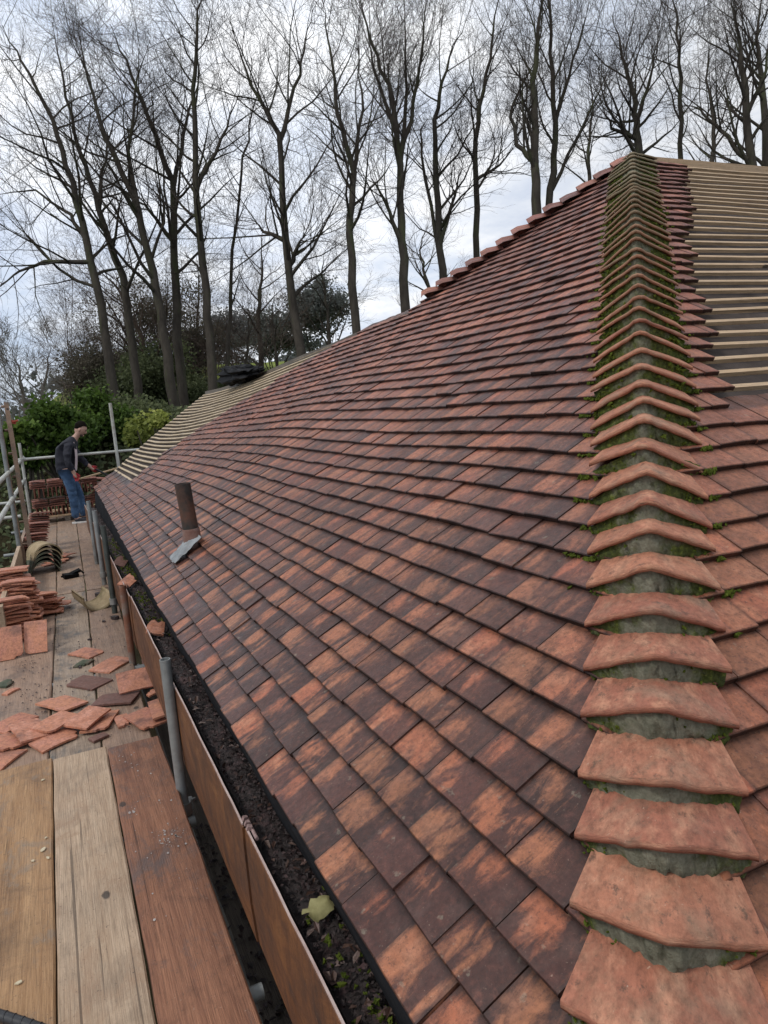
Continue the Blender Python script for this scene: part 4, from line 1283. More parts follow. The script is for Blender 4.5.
# black bundle of sheeting at the far ridge
bc = RP(9.55, S(9.55, 29.3), .02)
mb = MB(); vs = []; fs = []
NA, NB = 30, 16
for a in range(NA):
    for b in range(NB + 1):
        g = 2 * math.pi * a / NA; h = math.pi * b / NB
        d = Vector((math.sin(h) * math.cos(g), math.sin(h) * math.sin(g), math.cos(h)))
        rr_ = 1 + .55 * noise.noise(d * 2.3 + Vector((4, 2, 1))) + .40 * abs(noise.noise(d * 4.3)) + .2 * noise.noise(d * 9)
        vs.append(Vector((d.x * .12, d.y * .62, d.z * .10 * (1 + .5 * d.y))) * rr_)
for a in range(NA):
    for b in range(NB):
        a2 = (a + 1) % NA; fs.append((a * (NB + 1) + b, a * (NB + 1) + b + 1, a2 * (NB + 1) + b + 1, a2 * (NB + 1) + b))
mb.add(vs, fs, None, False)
o = mb.build('plastic_sheet', M['black_sheet']); o.location = bc + Vector((-.02, .0, .09)); o.rotation_euler = (0, -.35, .12)
tag(o, 'crumpled bundle of black plastic sheeting lying on the far ridge battens', 'plastic sheet')

# leaning timber ladder at the outer corner
lad = empty('ladder', (-.45, 10.2, BZ - 2.0))
tag(lad, 'weathered orange timber ladder standing against the outer scaffold at the left edge', 'ladder')
for dx in (-.055, .055):
    mb = MB(); a = Vector((dx - .02 + .03, .20 * 0, 0)); 
    prism(mb, Vector((dx + .02, 0, -.3)), Vector((dx - .02, -.1, 4.02)), Vector((0, 1, 0)), Vector((1, 0, 0)), .05, .09)
    st = mb.build('stile', M['wood_dull'], lad)
for k in range(14):
    mb = MB(); mb.tube([(-.03, .0 - .0025 * k * 2, .2 + k * .29), (.05, .0 - .0025 * k * 2, .2 + k * .29)], .016, 8); mb.build('rung', M['wood_dull'], lad)
mb = MB(); mb.box((.06, -.13, 3.78), (.10, .05, .045), Euler((0, .3, .2)).to_matrix()); mb.tube([(.02, -.16, 3.76), (.14, -.16, 3.79)], .012, 6)
mb.build('clamp', M['red'], lad)

# ------------------------------------------------------------------ the man
def skin_body(name, verts, edges, radii, mat, parent=None, sub=1, loc=None, fold=0.0):
    me = bpy.data.meshes.new(name); me.from_pydata(verts, edges, [])
    o = bpy.data.objects.new(name, me); COL.objects.link(o)
    md = o.modifiers.new('s', 'SKIN'); md.use_smooth_shade = True
    for i, r in enumerate(radii):
        sv = me.skin_vertices[0].data[i]
        sv.radius = r if hasattr(r, '__len__') else (r, r)
        sv.use_root = (i == 0)
    m2 = o.modifiers.new('d', 'SUBSURF'); m2.levels = sub; m2.render_levels = sub
    dg = bpy.context.evaluated_depsgraph_get(); dg.update()
    nm = bpy.data.meshes.new_from_object(o.evaluated_get(dg))
    bpy.data.objects.remove(o)
    nm.name = name
    nm.materials.clear(); nm.materials.append(mat)
    if fold:
        nm.update()
        for v in nm.vertices:
            c = v.co; k = noise.noise(Vector((c.x * 9, c.y * 9, c.z * 16))) + .5 * noise.noise(Vector((c.x * 22, c.y * 22, c.z * 34 + 3)))
            v.co = c + v.normal * k * fold
    for p in nm.polygons: p.use_smooth = True
    q = bpy.data.objects.new(name, nm); COL.objects.link(q)
    if parent: q.parent = parent
    return q
M['skin'] = mat_simple('skin', (.42, .25, .19), (.50, .31, .24), 9, .55, .1)
M['navy'] = mat_simple('navy_cloth', (.008, .009, .017), (.020, .021, .034), 14, .8, .3)
M['tee'] = mat_simple('pale_pink_cotton', (.55, .44, .47), (.68, .57, .60), 12, .85, .2)
M['denim'] = mat_simple('blue_denim', (.022, .055, .12), (.055, .115, .22), 9, .85, .3, c3=(.11, .19, .31))
M['glove'] = mat_simple('red_glove', (.30, .018, .022), (.45, .035, .04), 14, .7, .3)
M['hair'] = mat_simple('dark_hair', (.006, .005, .004), (.014, .011, .009), 20, .95, .4, spec=.05)
M['shoe'] = mat_simple('dark_shoe', (.015, .016, .022), (.04, .04, .05), 12, .7, .2)
M['sole'] = mat_simple('white_sole', (.66, .66, .64), (.78, .78, .76), 12, .6, .1)
M['tool'] = mat_simple('black_tool', (.008, .008, .009), (.02, .02, .022), 9, .5, .2)
# faces +X. joints (metres, feet at z=0)
def body_chain():
    V = []; E = []; Rr = []
    def v(p, r): V.append(p); Rr.append(r); return len(V) - 1
    def e(a, b): E.append((a, b))
    pel = v((-.080, 0, .93), (.075, .115))
    wst = v((-.085, 0, 1.08), (.08, .12)); e(pel, wst)
    che = v((-.055, 0, 1.28), (.085, .14)); e(wst, che)
    shc = v((.035, 0, 1.42), (.075, .11)); e(che, shc)
    nk = v((.115, 0, 1.485), .055); e(shc, nk)
    nk2 = v((.165, 0, 1.53), .052); e(nk, nk2)
    hd = v((.215, 0, 1.60), (.088, .078)); e(nk2, hd)
    hd2 = v((.245, 0, 1.67), (.080, .070)); e(hd, hd2)
    for sgn in (-1, 1):
        hp = v((-.08, sgn * .095, .86), .092); e(pel, hp)
        fwd = .03 if sgn < 0 else .055
        kn = v((-.04 + (0 if sgn < 0 else .09), sgn * .10, .49), .062); e(hp, kn)
        an = v((-.05 + (0 if sgn < 0 else .12), sgn * .10, .09), .042); e(kn, an)
        to = v((.10 + (0 if sgn < 0 else .12), sgn * .11, .035), .038); e(an, to)
        sh = v((.02, sgn * .175, 1.38), .048); e(shc, sh)
        if sgn < 0:
            el = v((-.045, -.255, 1.13), .036); wr = v((.045, -.235, .885), .033); hn = v((.075, -.225, .80), (.022, .042))
        else:
            el = v((.11, .215, 1.14), .036); wr = v((.29, .17, .945), .033); hn = v((.355, .15, .885), (.024, .040))
        e(sh, el); e(el, wr); e(wr, hn)
    return V, E, Rr
FOOT = Vector((.300, 13.80, BZ - .036))
V_, E_, R_ = body_chain()
man = skin_body('person', V_, E_, R_, M['skin'], None, 2)
man.location = FOOT
man.rotation_euler = (0, 0, -.12)
tag(man, 'man in navy jacket, blue jeans and red gloves bending over the roof corner', 'person')
# face: nose, brow, ears as part of the head; kept in one small child for hair and one for the face
mb = MB()
def blob(mb, c, r, n=10, m=7, rot=None, cut=None):
    vs = []; fs = []
    for a in range(n):
        for b in range(m + 1):
            g = 2 * math.pi * a / n; h = math.pi * b / m
            p = Vector((r[0] * math.sin(h) * math.cos(g), r[1] * math.sin(h) * math.sin(g), r[2] * math.cos(h)))
            if cut: p = cut(p)
            if rot: p = rot @ p
            vs.append(p + Vector(c))
    for a in range(n):
        for b in range(m):
            a2 = (a + 1) % n; fs.append((a * (m + 1) + b, a * (m + 1) + b + 1, a2 * (m + 1) + b + 1, a2 * (m + 1) + b))
    mb.add(vs, fs, None, True)
tilt = Euler((0, .55, 0)).to_matrix()
HC = Vector((.235, 0, 1.635))
blob(mb, HC + tilt @ Vector((0, 0, -.012)), (.098, .076, .118), 14, 10, tilt)
blob(mb, HC + tilt @ Vector((.092, 0, -.03)), (.024, .014, .026), 8, 6, tilt)
blob(mb, HC + tilt @ Vector((.066, 0, -.095)), (.030, .034, .024), 8, 6, tilt)
for s_ in (-1, 1):
    blob(mb, HC + tilt @ Vector((-.008, s_ * .078, -.025)), (.020, .010, .032), 8, 6, tilt)
mb.build('head', M['skin'], man)
mb = MB()
for s_ in (-1, 1):
    blob(mb, HC + tilt @ Vector((.083, s_ * .034, .004)), (.008, .013, .007), 8, 5, tilt)
    mb.box(HC + tilt @ Vector((.090, s_ * .034, .022)), (.012, .034, .008), tilt)
mb.box(HC + tilt @ Vector((.086, 0, -.072)), (.010, .042, .006), tilt)
blob(mb, HC + tilt @ Vector((.045, 0, -.098)), (.045, .052, .026), 10, 6, tilt)
mb.build('stubble', mat_simple('stubble', (.05, .033, .027), (.10, .07, .055), 30, .8, .2), man)
mb = MB()
def haircut(p): 
    return p
blob(mb, HC + tilt @ Vector((-.018, 0, .028)), (.101, .081, .107), 16, 12, tilt, lambda p: Vector((p.x, p.y, max(p.z, .040 + .25 * max(0, p.x - .05) if p.x > .02 else -.045 + (p.x + .03) * 1.0 if p.x > -.03 else -.10))))
mb.build('hair', M['hair'], man)
# jacket
JV = [(-.092, 0, .82), (-.100, 0, 1.04), (-.055, 0, 1.27), (.025, 0, 1.42), (.125, 0, 1.495),
      (.018, -.20, 1.39), (-.040, -.27, 1.13), (.035, -.245, .915), (.018, .20, 1.39), (.115, .225, 1.14), (.265, .18, .965)]
JE = [(0, 1), (1, 2), (2, 3), (3, 4), (3, 5), (5, 6), (6, 7), (3, 8), (8, 9), (9, 10)]
JR = [(.150, .190), (.142, .182), (.152, .20), (.115, .15), .066, .080, .065, .050, .080, .065, .050]
jk = skin_body('jacket', JV, JE, JR, M['navy'], man, 3, fold=.016)
mb = MB()      # t-shirt front showing in the open jacket
vs = []; fs = []
for k in range(9):
    t = k / 8; z = 1.42 - t * .50; x = .068 + .020 * math.sin(t * 3.1) + .012 * (1 - t) - .035 * t
    for q in range(5):
        yy_ = (q / 4 - .5) * (.22 + .03 * t)
        vs.append((x + .046 - .25 * abs(yy_), yy_ - .065, z))
for k in range(8):
    for q in range(4): fs.append((k * 5 + q, k * 5 + q + 1, k * 5 + q + 6, k * 5 + q + 5))
mb.add(vs, fs, None, True); mb.build('t_shirt', M['tee'], man)
TV = [(-.088, 0, 1.02), (-.08, -.098, .85), (-.04, -.10, .49), (-.045, -.10, .065), (-.08, .098, .85), (.05, .10, .49), (.075, .10, .065)]
TE = [(0, 1), (1, 2), (2, 3), (0, 4), (4, 5), (5, 6)]
skin_body('jeans', TV, TE, [(.140, .182), .110, .078, .066, .108, .078, .066], M['denim'], man, 3, fold=.012)
for sgn, ox in ((-1, 0), (1, .12)):
    sh = skin_body('shoe', [(-.075 + ox, sgn * .10, .055), (.0 + ox, sgn * .103, .06), (.08 + ox, sgn * .108, .045), (.15 + ox, sgn * .112, .038)], [(0, 1), (1, 2), (2, 3)], [.048, .050, .045, .036], M['shoe'], man, 1)
    mb = MB(); vs = []; n = 12
    for z in (.0, .028):
        for k in range(n):
            g = 2 * math.pi * k / n; vs.append((.04 + ox + .158 * math.cos(g), sgn * .107 + .053 * math.sin(g), z))
    mb.add(vs, [tuple(range(n))[::-1], tuple(range(n, 2 * n))] + [(k, (k + 1) % n, n + (k + 1) % n, n + k) for k in range(n)])
    mb.build('sole', M['sole'], sh)
def glove(wr, hn, curl, side):
    """palm with four curled fingers and a thumb"""
    wr = Vector(wr); hn = Vector(hn); d = (hn - wr).normalized()
    across = Vector((1, 0, 0)) if abs(d.z) > .8 else Vector((0, 0, 1)); across = (across - d * across.dot(d)).normalized()
    nn = d.cross(across) * side
    V = [tuple(wr), tuple(wr + d * .045), tuple(wr + d * .085)]; E = [(0, 1), (1, 2)]; Rr = [.034, (.026, .046), (.024, .046)]
    for k in range(4):
        b = wr + d * .088 + across * (-.033 + .022 * k)
        L = (.062, .072, .068, .052)[k]
        p1 = b + d * L * .4 + nn * curl * .012; p2 = p1 + (d * (1 - curl) + nn * curl).normalized() * L * .35; p3 = p2 + (d * (.6 - curl) + nn * curl * 1.3).normalized() * L * .3
        i0 = len(V); V += [tuple(b), tuple(p1), tuple(p2), tuple(p3)]; E += [(2, i0), (i0, i0 + 1), (i0 + 1, i0 + 2), (i0 + 2, i0 + 3)]; Rr += [.0115, .0108, .010, .009]
    i0 = len(V); b = wr + d * .035 + across * .042; V += [tuple(b), tuple(b + d * .03 + across * .018 + nn * .01), tuple(b + d * .058 + across * .018 + nn * .022)]
    E += [(1, i0), (i0, i0 + 1), (i0 + 1, i0 + 2)]; Rr += [.014, .012, .010]
    return skin_body('glove', V, E, Rr, M['glove'], man, 1)
glove((.045, -.235, .885), (.075, -.225, .80), .55, 1)
glove((.29, .17, .945), (.355, .15, .885), .85, -1)
mb = MB(); h0 = Vector((.24, .17, .99)); h1 = Vector((.86, .06, .56))
mb.tube([h0, h1], [.017, .017], 10); mb.box(h1, (.05, .16, .05), Euler((0, .6, 0)).to_matrix())
tl = mb.build('hammer', M['tool'])
tl.location = FOOT; tl.rotation_euler = (0, 0, -.12)
tag(tl, 'long black handled tool held by the man, pointing down behind the roof corner', 'tool')

# ------------------------------------------------------------------ trees
def rand_perp(d, r_):
    a = d.orthogonal().normalized(); b = d.cross(a); g = r_.random() * 2 * math.pi
    return a * math.cos(g) + b * math.sin(g)
class Fast:
    """light tube builder for twigs (triangular section)"""
    def __init__(self): self.v = []; self.f = []
    def tube(self, pts, rad, n):
        vs = self.v; fs = self.f; b0 = len(vs)
        t = (pts[-1] - pts[0]).normalized(); a = t.orthogonal().normalized(); b = t.cross(a)
        cs = [(math.cos(2 * math.pi * k / n), math.sin(2 * math.pi * k / n)) for k in range(n)]
        for p, r in zip(pts, rad):
            for c, s in cs:
                vs.append((p.x + (a.x * c + b.x * s) * r, p.y + (a.y * c + b.y * s) * r, p.z + (a.z * c + b.z * s) * r))
        for i in range(len(pts) - 1):
            for k in range(n):
                k2 = (k + 1) % n
                fs.append((b0 + i * n + k, b0 + i * n + k2, b0 + (i + 1) * n + k2, b0 + (i + 1) * n + k))
    def build(self, name, mat, parent, loc):
        me = bpy.data.meshes.new(name)
        v = np.array(self.v, dtype=np.float32) - np.array(loc, dtype=np.float32)
        me.vertices.add(len(v)); me.vertices.foreach_set('co', v.ravel())
        f = np.array(self.f, dtype=np.int32)
        me.loops.add(f.size); me.loops.foreach_set('vertex_index', f.ravel())
        me.polygons.add(len(f)); me.polygons.foreach_set('loop_start', np.arange(0, f.size, 4, dtype=np.int32))
        me.polygons.foreach_set('use_smooth', np.ones(len(f), dtype=bool))
        me.update(calc_edges=True); me.validate()
        me.materials.append(mat)
        o = bpy.data.objects.new(name, me); COL.objects.link(o); o.parent = parent
        return o
def grow(r_, p, d, length, segs, up, wob):
    pts = [p.copy()]
    d = d.copy(); st = length / segs
    for _ in range(segs):
        d = (d + Vector((r_.gauss(0, wob), r_.gauss(0, wob), r_.gauss(0, wob))) + Vector((0, 0, up))).normalized()
        p = p + d * st; pts.append(p.copy())
    return pts
def along(pts, t):
    f = t * (len(pts) - 1); i = min(int(f), len(pts) - 2)
    return pts[i].lerp(pts[i + 1], f - i), (pts[i + 1] - pts[i]).normalized()
def bare_tree(name, stems, r0, label, seed, group=None, limbs=16, lstart=.30, llen=4.5, spread=.75, up=.10, barkm='bark', twigm='twig', dens=1.0, l2=7, l3=6, tw=2, twl=.60, minr=.0042):
    """stems: list of polylines (world points); first is the main trunk"""
    r_ = random.Random(seed)
    base = stems[0][0]
    root = empty(name, base)
    tag(root, label, 'tree', group)
    tk = Fast(); br = Fast()
    for si, st in enumerate(stems):
        st = [Vector(p) for p in st]
        # refine with slight wobble
        pts = []
        for a, b in zip(st, st[1:]):
            for k in range(4):
                q = a.lerp(b, k / 4)
                if pts: q = q + Vector((r_.gauss(0, .035), r_.gauss(0, .035), 0))
                pts.append(q)
        pts.append(st[-1])
        total = sum((b - a).length for a, b in zip(pts, pts[1:]))
        ra = r0 if si == 0 else r0 * .46
        rad = [max(.012, ra * (1 - k / (len(pts) - 1)) ** .85 * (1 + (.10 if k == 0 and si == 0 else 0))) for k in range(len(pts))]
        tk.tube_c = None
        tube_smooth(tk, pts, rad, 9)
        ls = lstart if si == 0 else .12
        nl = int((limbs if si == 0 else limbs * .65) * dens)
        for k in range(nl):
            t = ls + (1 - ls) * (k + r_.random()) / nl
            t = min(t, .985)
            p, d = along(pts, t); rr = max(.012, ra * (1 - t) ** .85 * .50)
            L = llen * (.45 + .55 * (1 - t)) * r_.uniform(.55, 1.15) + .6
            dd = (d * (1.0 - spread * .45) + rand_perp(d, r_) * spread).normalized()
            lp = grow(r_, p, dd, L, 6, up, .13)
            lr = [max(.008, rr * (1 - q / 6.3)) for q in range(7)]
            (tk if rr > .022 else br).tube(lp, lr, 5)
            n2 = max(3, int(l2 * (L / llen + .25)))
            for j in range(n2):
                t2 = .18 + .82 * (j + r_.random()) / n2; t2 = min(t2, .99)
                p2, d2 = along(lp, t2); L2 = L * (.50 - .22 * t2) * r_.uniform(.6, 1.2) + .25
                dd2 = (d2 * .75 + rand_perp(d2, r_) * .72).normalized()
                p2s = grow(r_, p2, dd2, L2, 3, up * .8, .16)
                r2 = max(minr * 1.3, rr * (1 - t2) * .5)
                br.tube(p2s, [r2, r2 * .8, max(minr, r2 * .6), minr * .8], 3)
                n3 = max(2, int(l3 * (.4 + L2 / 1.6)))
                for m_ in range(n3):
                    t3 = .2 + .8 * (m_ + r_.random()) / n3; t3 = min(t3, .99)
                    p3, d3 = along(p2s, t3); L3 = twl * r_.uniform(.6, 1.5)
                    dd3 = (d3 * .8 + rand_perp(d3, r_) * .7 + Vector((0, 0, .12))).normalized()
                    q1 = p3 + dd3 * L3 * .5; dd4 = (dd3 + rand_perp(dd3, r_) * .25 + Vector((0, 0, .1))).normalized(); q2 = q1 + dd4 * L3 * .5
                    br.tube([p3, q1, q2], [minr, minr * .85, minr * .55], 3)
                    for _ in range(tw):
                        s0 = p3.lerp(q1, r_.random()) if r_.random() < .5 else q1.lerp(q2, r_.random())
                        e_ = (dd4 + rand_perp(dd4, r_) * .8).normalized()
                        br.tube([s0, s0 + e_ * L3 * r_.uniform(.3, .6)], [minr * .75, minr * .5], 3)
    tk.build('trunk', M[barkm], root, base)
    br.build('crown', M[twigm], root, base)
    return root
def tube_smooth(fb, pts, rad, n):
    vs = fb.v; fs = fb.f; b0 = len(vs)
    a = (pts[1] - pts[0]).orthogonal().normalized()
    for i, p in enumerate(pts):
        t = (pts[min(i + 1, len(pts) - 1)] - pts[max(i - 1, 0)]).normalized()
        a = (a - t * a.dot(t)).normalized(); b = t.cross(a)
        for k in range(n):
            g = 2 * math.pi * k / n
            q = p + (a * math.cos(g) + b * math.sin(g)) * rad[i] * (1 + .10 * noise.noise(p * 1.3 + Vector((k, 0, 0))))
            vs.append((q.x, q.y, q.z))
    for i in range(len(pts) - 1):
        for k in range(n):
            k2 = (k + 1) % n
            fs.append((b0 + i * n + k, b0 + i * n + k2, b0 + (i + 1) * n + k2, b0 + (i + 1) * n + k))
def stem(pix, depth, root=True, dd=0.0):
    pts = [at(x, y, depth + dd * k) for k, (x, y) in enumerate(pix)]
    if root:
        p = pts[0]; d = (pts[0] - pts[1]).normalized(); d = Vector((d.x * .5, d.y * .5, min(d.z, -.5))).normalized()
        while p.z > ground_z(p.x, p.y) - .3: p = p + d * .25
        pts.insert(0, p)
    return pts
GT = 'tall bare trees standing in a row behind the roof'
T = [
 # pixel stems, depth, r0, label, kw
 ([[(107, 349), (91, 260), (73, 182), (52, 120), (22, 60), (2, 25)], [(88, 245), (70, 215), (35, 190), (-10, 195)], [(91, 262), (45, 262), (12, 275), (-14, 300)]], 25, .21, 'leftmost tall bare tree, leaning left with low limbs drooping over the blue sky', dict(limbs=18, lstart=.25, llen=5, spread=.85, up=.06)),
 ([[(138, 385), (122, 276), (99, 208), (80, 150), (62, 80), (52, 22)], [(99, 208), (104, 160), (118, 100)]], 27, .22, 'second bare tree from the left with a thin forked top', dict(limbs=18, llen=4.6)),
 ([[(170, 375), (157, 292), (138, 208), (108, 140), (88, 80), (78, 22)], [(138, 208), (128, 150), (135, 90), (150, 40)]], 26, .24, 'left leaning bare tree with a heavily twigged dark crown, third from the left', dict(limbs=20, llen=4.8)),
 ([[(180, 362), (174, 260), (173, 182), (150, 118), (125, 60), (110, 24)], [(174, 185), (188, 120), (200, 70)], [(172, 240), (150, 210), (120, 190)]], 28, .24, 'bare tree with a wide fork just left of the straight central pole tree', dict(limbs=18)),
 ([[(213, 388), (206, 292), (196, 182), (193, 90), (198, 20), (200, -20)], [(196, 190), (222, 140), (240, 90)]], 26, .23, 'straight upright bare tree forming a single pole to the top edge', dict(limbs=22, lstart=.35, llen=4.0)),
 ([[(228, 360), (232, 276), (240, 172), (252, 110), (262, 60)]], 29, .12, 'slender wavy bare tree between two thicker trunks', dict(limbs=13, llen=2.6)),
 ([[(300, 352), (287, 255), (279, 135), (252, 85), (232, 30)], [(280, 140), (292, 100), (305, 50), (312, 10)], [(290, 265), (298, 245), (306, 235)], [(284, 240), (266, 232), (250, 218)]], 26, .24, 'bare tree with a broken limb stub and open fork above the stripped battens', dict(limbs=18)),
 ([[(356, 338), (350, 234), (354, 172), (338, 115), (330, 50), (322, 0)], [(353, 175), (362, 110), (356, 40)]], 24, .20, 'ivy flecked bare tree rising where the far ridge meets the main roof', dict(limbs=18, llen=3.8)),
 ([[(406, 318), (401, 240), (400, 165), (392, 100), (372, 40), (355, -15)], [(400, 165), (406, 90), (404, -10)], [(400, 162), (418, 80), (428, -10)], [(399, 150), (378, 80), (362, 20)], [(402, 245), (385, 200), (370, 170)]], 25, .23, 'many stemmed bare tree fanning out like a broom above the tiled slope', dict(limbs=13, lstart=.4, llen=3.2, up=.2, spread=.5)),
 ([[(444, 292), (437, 205), (434, 120), (445, 70), (466, 20)], [(447, 285), (425, 180), (419, 130), (428, 118)], [(440, 245), (455, 195), (464, 160)]], 27, .21, 'crooked twin stemmed bare tree with a snapped side limb', dict(limbs=15, llen=3.6)),
 ([[(477, 262), (475, 156), (482, 90), (494, 30), (502, -20)], [(476, 180), (500, 165), (520, 140)]], 28, .18, 'slim straight bare tree alone between the crooked tree and the curved limb tree', dict(limbs=17, llen=3.4, spread=.6)),
 ([[(537, 215), (535, 150), (533, 80), (540, 20), (545, -30)], [(536, 165), (516, 145), (511, 108), (526, 78), (544, 40)]], 26, .25, 'thick bare tree with an S shaped limb curving to its left', dict(limbs=15, llen=3.8, up=.16, spread=.55)),
 ([[(549, 205), (556, 140), (552, 70), (548, 0), (545, -30)], [(556, 120), (575, 60), (590, 0)], [(552, 190), (585, 120), (612, 60)]], 28, .20, 'straight bare tree growing just right of the thick S limbed one', dict(limbs=15, llen=3.8, up=.18, spread=.5)),
 ([[(641, 170), (638, 130), (634, 95), (622, 55), (612, 15)], [(637, 120), (650, 80), (660, 30)], [(639, 140), (612, 128), (600, 100)]], 30, .25, 'spreading bare tree directly behind the roof apex', dict(limbs=18, lstart=.15, llen=4.2)),
 ([[(680, 165), (680, 78), (676, 20), (672, -20)]], 32, .17, 'straight thin bare tree just right of the roof apex', dict(limbs=17, llen=4.0)),
 ([[(752, 170), (744, 90), (738, 40), (728, -10)], [(748, 160), (720, 130), (700, 110), (684, 104)], [(745, 120), (765, 70), (775, 10)]], 28, .25, 'big bare tree with low arching limbs near the right frame edge', dict(limbs=18, lstart=.1, llen=4.2)),
 ([[(768, 180), (764, 90), (756, 40), (765, -20)]], 31, .26, 'thick bare trunk cut off by the right frame edge', dict(limbs=16, lstart=.15, llen=4.5)),
]
for k, (st, depth, r0, lab, kw) in enumerate(T):
    stems = [stem(st[0], depth)] + [stem(q, depth, False, r) for q, r in zip(st[1:], (.35, -.3, .25, -.35, .2))]
    bare_tree('bare_tree', stems, r0 * .88, lab, 100 + k, GT, **kw)
# smaller trees behind and at the sides
S2 = [
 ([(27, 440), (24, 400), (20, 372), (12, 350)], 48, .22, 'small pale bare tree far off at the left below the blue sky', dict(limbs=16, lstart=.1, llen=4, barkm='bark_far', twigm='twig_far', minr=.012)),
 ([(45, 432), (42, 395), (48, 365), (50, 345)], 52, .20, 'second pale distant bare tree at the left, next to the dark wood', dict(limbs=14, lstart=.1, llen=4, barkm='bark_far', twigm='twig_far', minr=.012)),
 ([(262, 372), (258, 315), (262, 270), (262, 235)], 38, .20, 'short bare tree standing among the undergrowth behind the black sheeting', dict(limbs=18, lstart=.2, llen=4.5, twigm='twig_red')),
 ([(246, 372), (249, 330), (248, 300)], 33, .10, 'stubby pollarded trunk beside the black sheeting', dict(limbs=7, lstart=.5, llen=1.6)),
 ([(432, 300), (425, 275), (420, 250), (428, 225)], 42, .16, 'low bushy bare tree behind the broom shaped tree', dict(limbs=18, lstart=.15, llen=4, twigm='twig_red')),
 ([(150, 372), (138, 330), (118, 290), (92, 262)], 30, .16, 'reddish twigged bare tree arching left over the laurels', dict(limbs=20, lstart=.12, llen=4.2, twigm='twig_red', barkm='bark_brown')),
 ([(330, 352), (327, 310), (322, 275), (325, 250)], 40, .15, 'grey bare tree half hidden behind the conifer', dict(limbs=16, lstart=.2, llen=3.8)),
 ([(200, 375), (196, 330), (200, 290), (196, 255)], 35, .12, 'thin bare sapling in the gap between the straight pole tree and the forked tree', dict(limbs=15, lstart=.15, llen=3.2, twigm='twig_red')),
 ([(276, 362), (272, 320), (274, 290)], 36, .10, 'thin bare sapling left of the broken limbed tree', dict(limbs=14, lstart=.15, llen=3, twigm='twig_red')),
 ([(590, 205), (588, 150), (592, 110), (590, 60)], 40, .16, 'background bare tree between the roof apex and the S limbed tree', dict(limbs=18, lstart=.15, llen=4.4)),
 ([(712, 175), (714, 120), (706, 80), (712, 30)], 40, .18, 'background bare tree between the thin straight tree and the arching one', dict(limbs=18, lstart=.15, llen=4.6)),
]
for k, (st, depth, r0, lab, kw) in enumerate(S2):
    bare_tree('bare_tree', [stem(st, depth)], r0, lab, 300 + k, 'smaller bare trees behind the row', **kw)

for k in range(15):
    px = 70 + k * 11.5 + rnd.uniform(-4, 4); top = rnd.uniform(255, 320)
    bare_tree('bare_sapling', [stem([(px, 400), (px - rnd.uniform(0, 8), 360), (px - rnd.uniform(2, 16), top)], 31 + rnd.uniform(0, 6))], .055, 'thin bare sapling in the thicket behind the left trunks', 500 + k, 'bare saplings in the thicket behind the left trunks', limbs=16, lstart=.05, llen=3.0, spread=.9, twigm='twig_red', l2=7, l3=5)
# leafy shrubs and evergreen growth
def leaves(mb, c, rad, n, size, r_, hollow=.35, clumps=None, seedn=0.0):
    c = Vector(c)
    cl = []
    for _ in range(clumps or 14):
        d = Vector((r_.gauss(0, 1), r_.gauss(0, 1), r_.gauss(0, 1))).normalized() * r_.uniform(hollow, 1.0)
        cl.append((Vector((d.x * rad[0], d.y * rad[1], d.z * rad[2])), r_.uniform(.22, .45), r_.uniform(-.2, .25)))
    mean = (rad[0] + rad[1] + rad[2]) / 3
    for _ in range(n):
        q, cr, tone = cl[r_.randrange(len(cl))]
        off = Vector((r_.gauss(0, 1), r_.gauss(0, 1), r_.gauss(0, .8))) * cr * mean * .55
        p = c + q + off
        a = Vector((r_.gauss(0, 1), r_.gauss(0, 1), r_.gauss(0, .7))).normalized(); b = a.orthogonal().normalized(); g = r_.random() * 6.28
        b = (b * math.cos(g) + a.cross(b) * math.sin(g)) * size * .42; s_ = size * r_.uniform(.6, 1.3)
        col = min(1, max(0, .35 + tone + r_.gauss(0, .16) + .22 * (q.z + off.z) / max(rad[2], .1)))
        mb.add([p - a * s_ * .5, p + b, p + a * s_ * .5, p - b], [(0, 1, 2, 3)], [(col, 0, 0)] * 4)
def shrub(name, c, rad, n, size, mat, label, seed, group, cat='shrub', clumps=16, hollow=.3):
    r_ = random.Random(seed); c = Vector(c)
    root = empty(name, (c.x, c.y, ground_z(c.x, c.y)))
    tag(root, label, cat, group)
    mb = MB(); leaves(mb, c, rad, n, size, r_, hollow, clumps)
    o = mb.build('foliage', M[mat]); o.parent = root; o.location = -Vector(root.location)
    fb = Fast(); b = Vector((c.x, c.y, ground_z(c.x, c.y) - .2))
    for k in range(6):
        e = c + Vector((r_.gauss(0, .5) * rad[0], r_.gauss(0, .5) * rad[1], r_.uniform(-.2, .5) * rad[2]))
        fb.tube([b + Vector((r_.gauss(0, .1), r_.gauss(0, .1), 0)), b.lerp(e, .5) + Vector((r_.gauss(0, .15), r_.gauss(0, .15), 0)), e], [.05, .035, .012], 6)
    fb.build('stem', M['bark'], root, tuple(root.location))
    return root
GS = 'evergreen shrubs growing behind the scaffold'
def at_shrub(px, py, depth, wpx, hpx, n, size, mat, label, seed, group=GS, name='shrub', cat='shrub', clumps=18, hollow=.3):
    c = at(px, py, depth); rx = wpx / 2 * depth / FPX; rz = hpx / 2 * depth / FPX
    return shrub(name, c, (rx, rx * .9, rz), n, size, mat, label, seed, group, cat, clumps, hollow)
at_shrub(58, 432, 19, 74, 60, 12000, .12, 'leaf_laurel', 'bright green laurel behind the guard rail to the left of the man', 1)
at_shrub(96, 425, 20.5, 60, 70, 10000, .12, 'leaf_laurel', 'darker green laurel just behind the head of the man', 2)
at_shrub(24, 448, 18, 40, 50, 3500, .15, 'leaf_laurel', 'low laurel behind the timber ladder', 3)
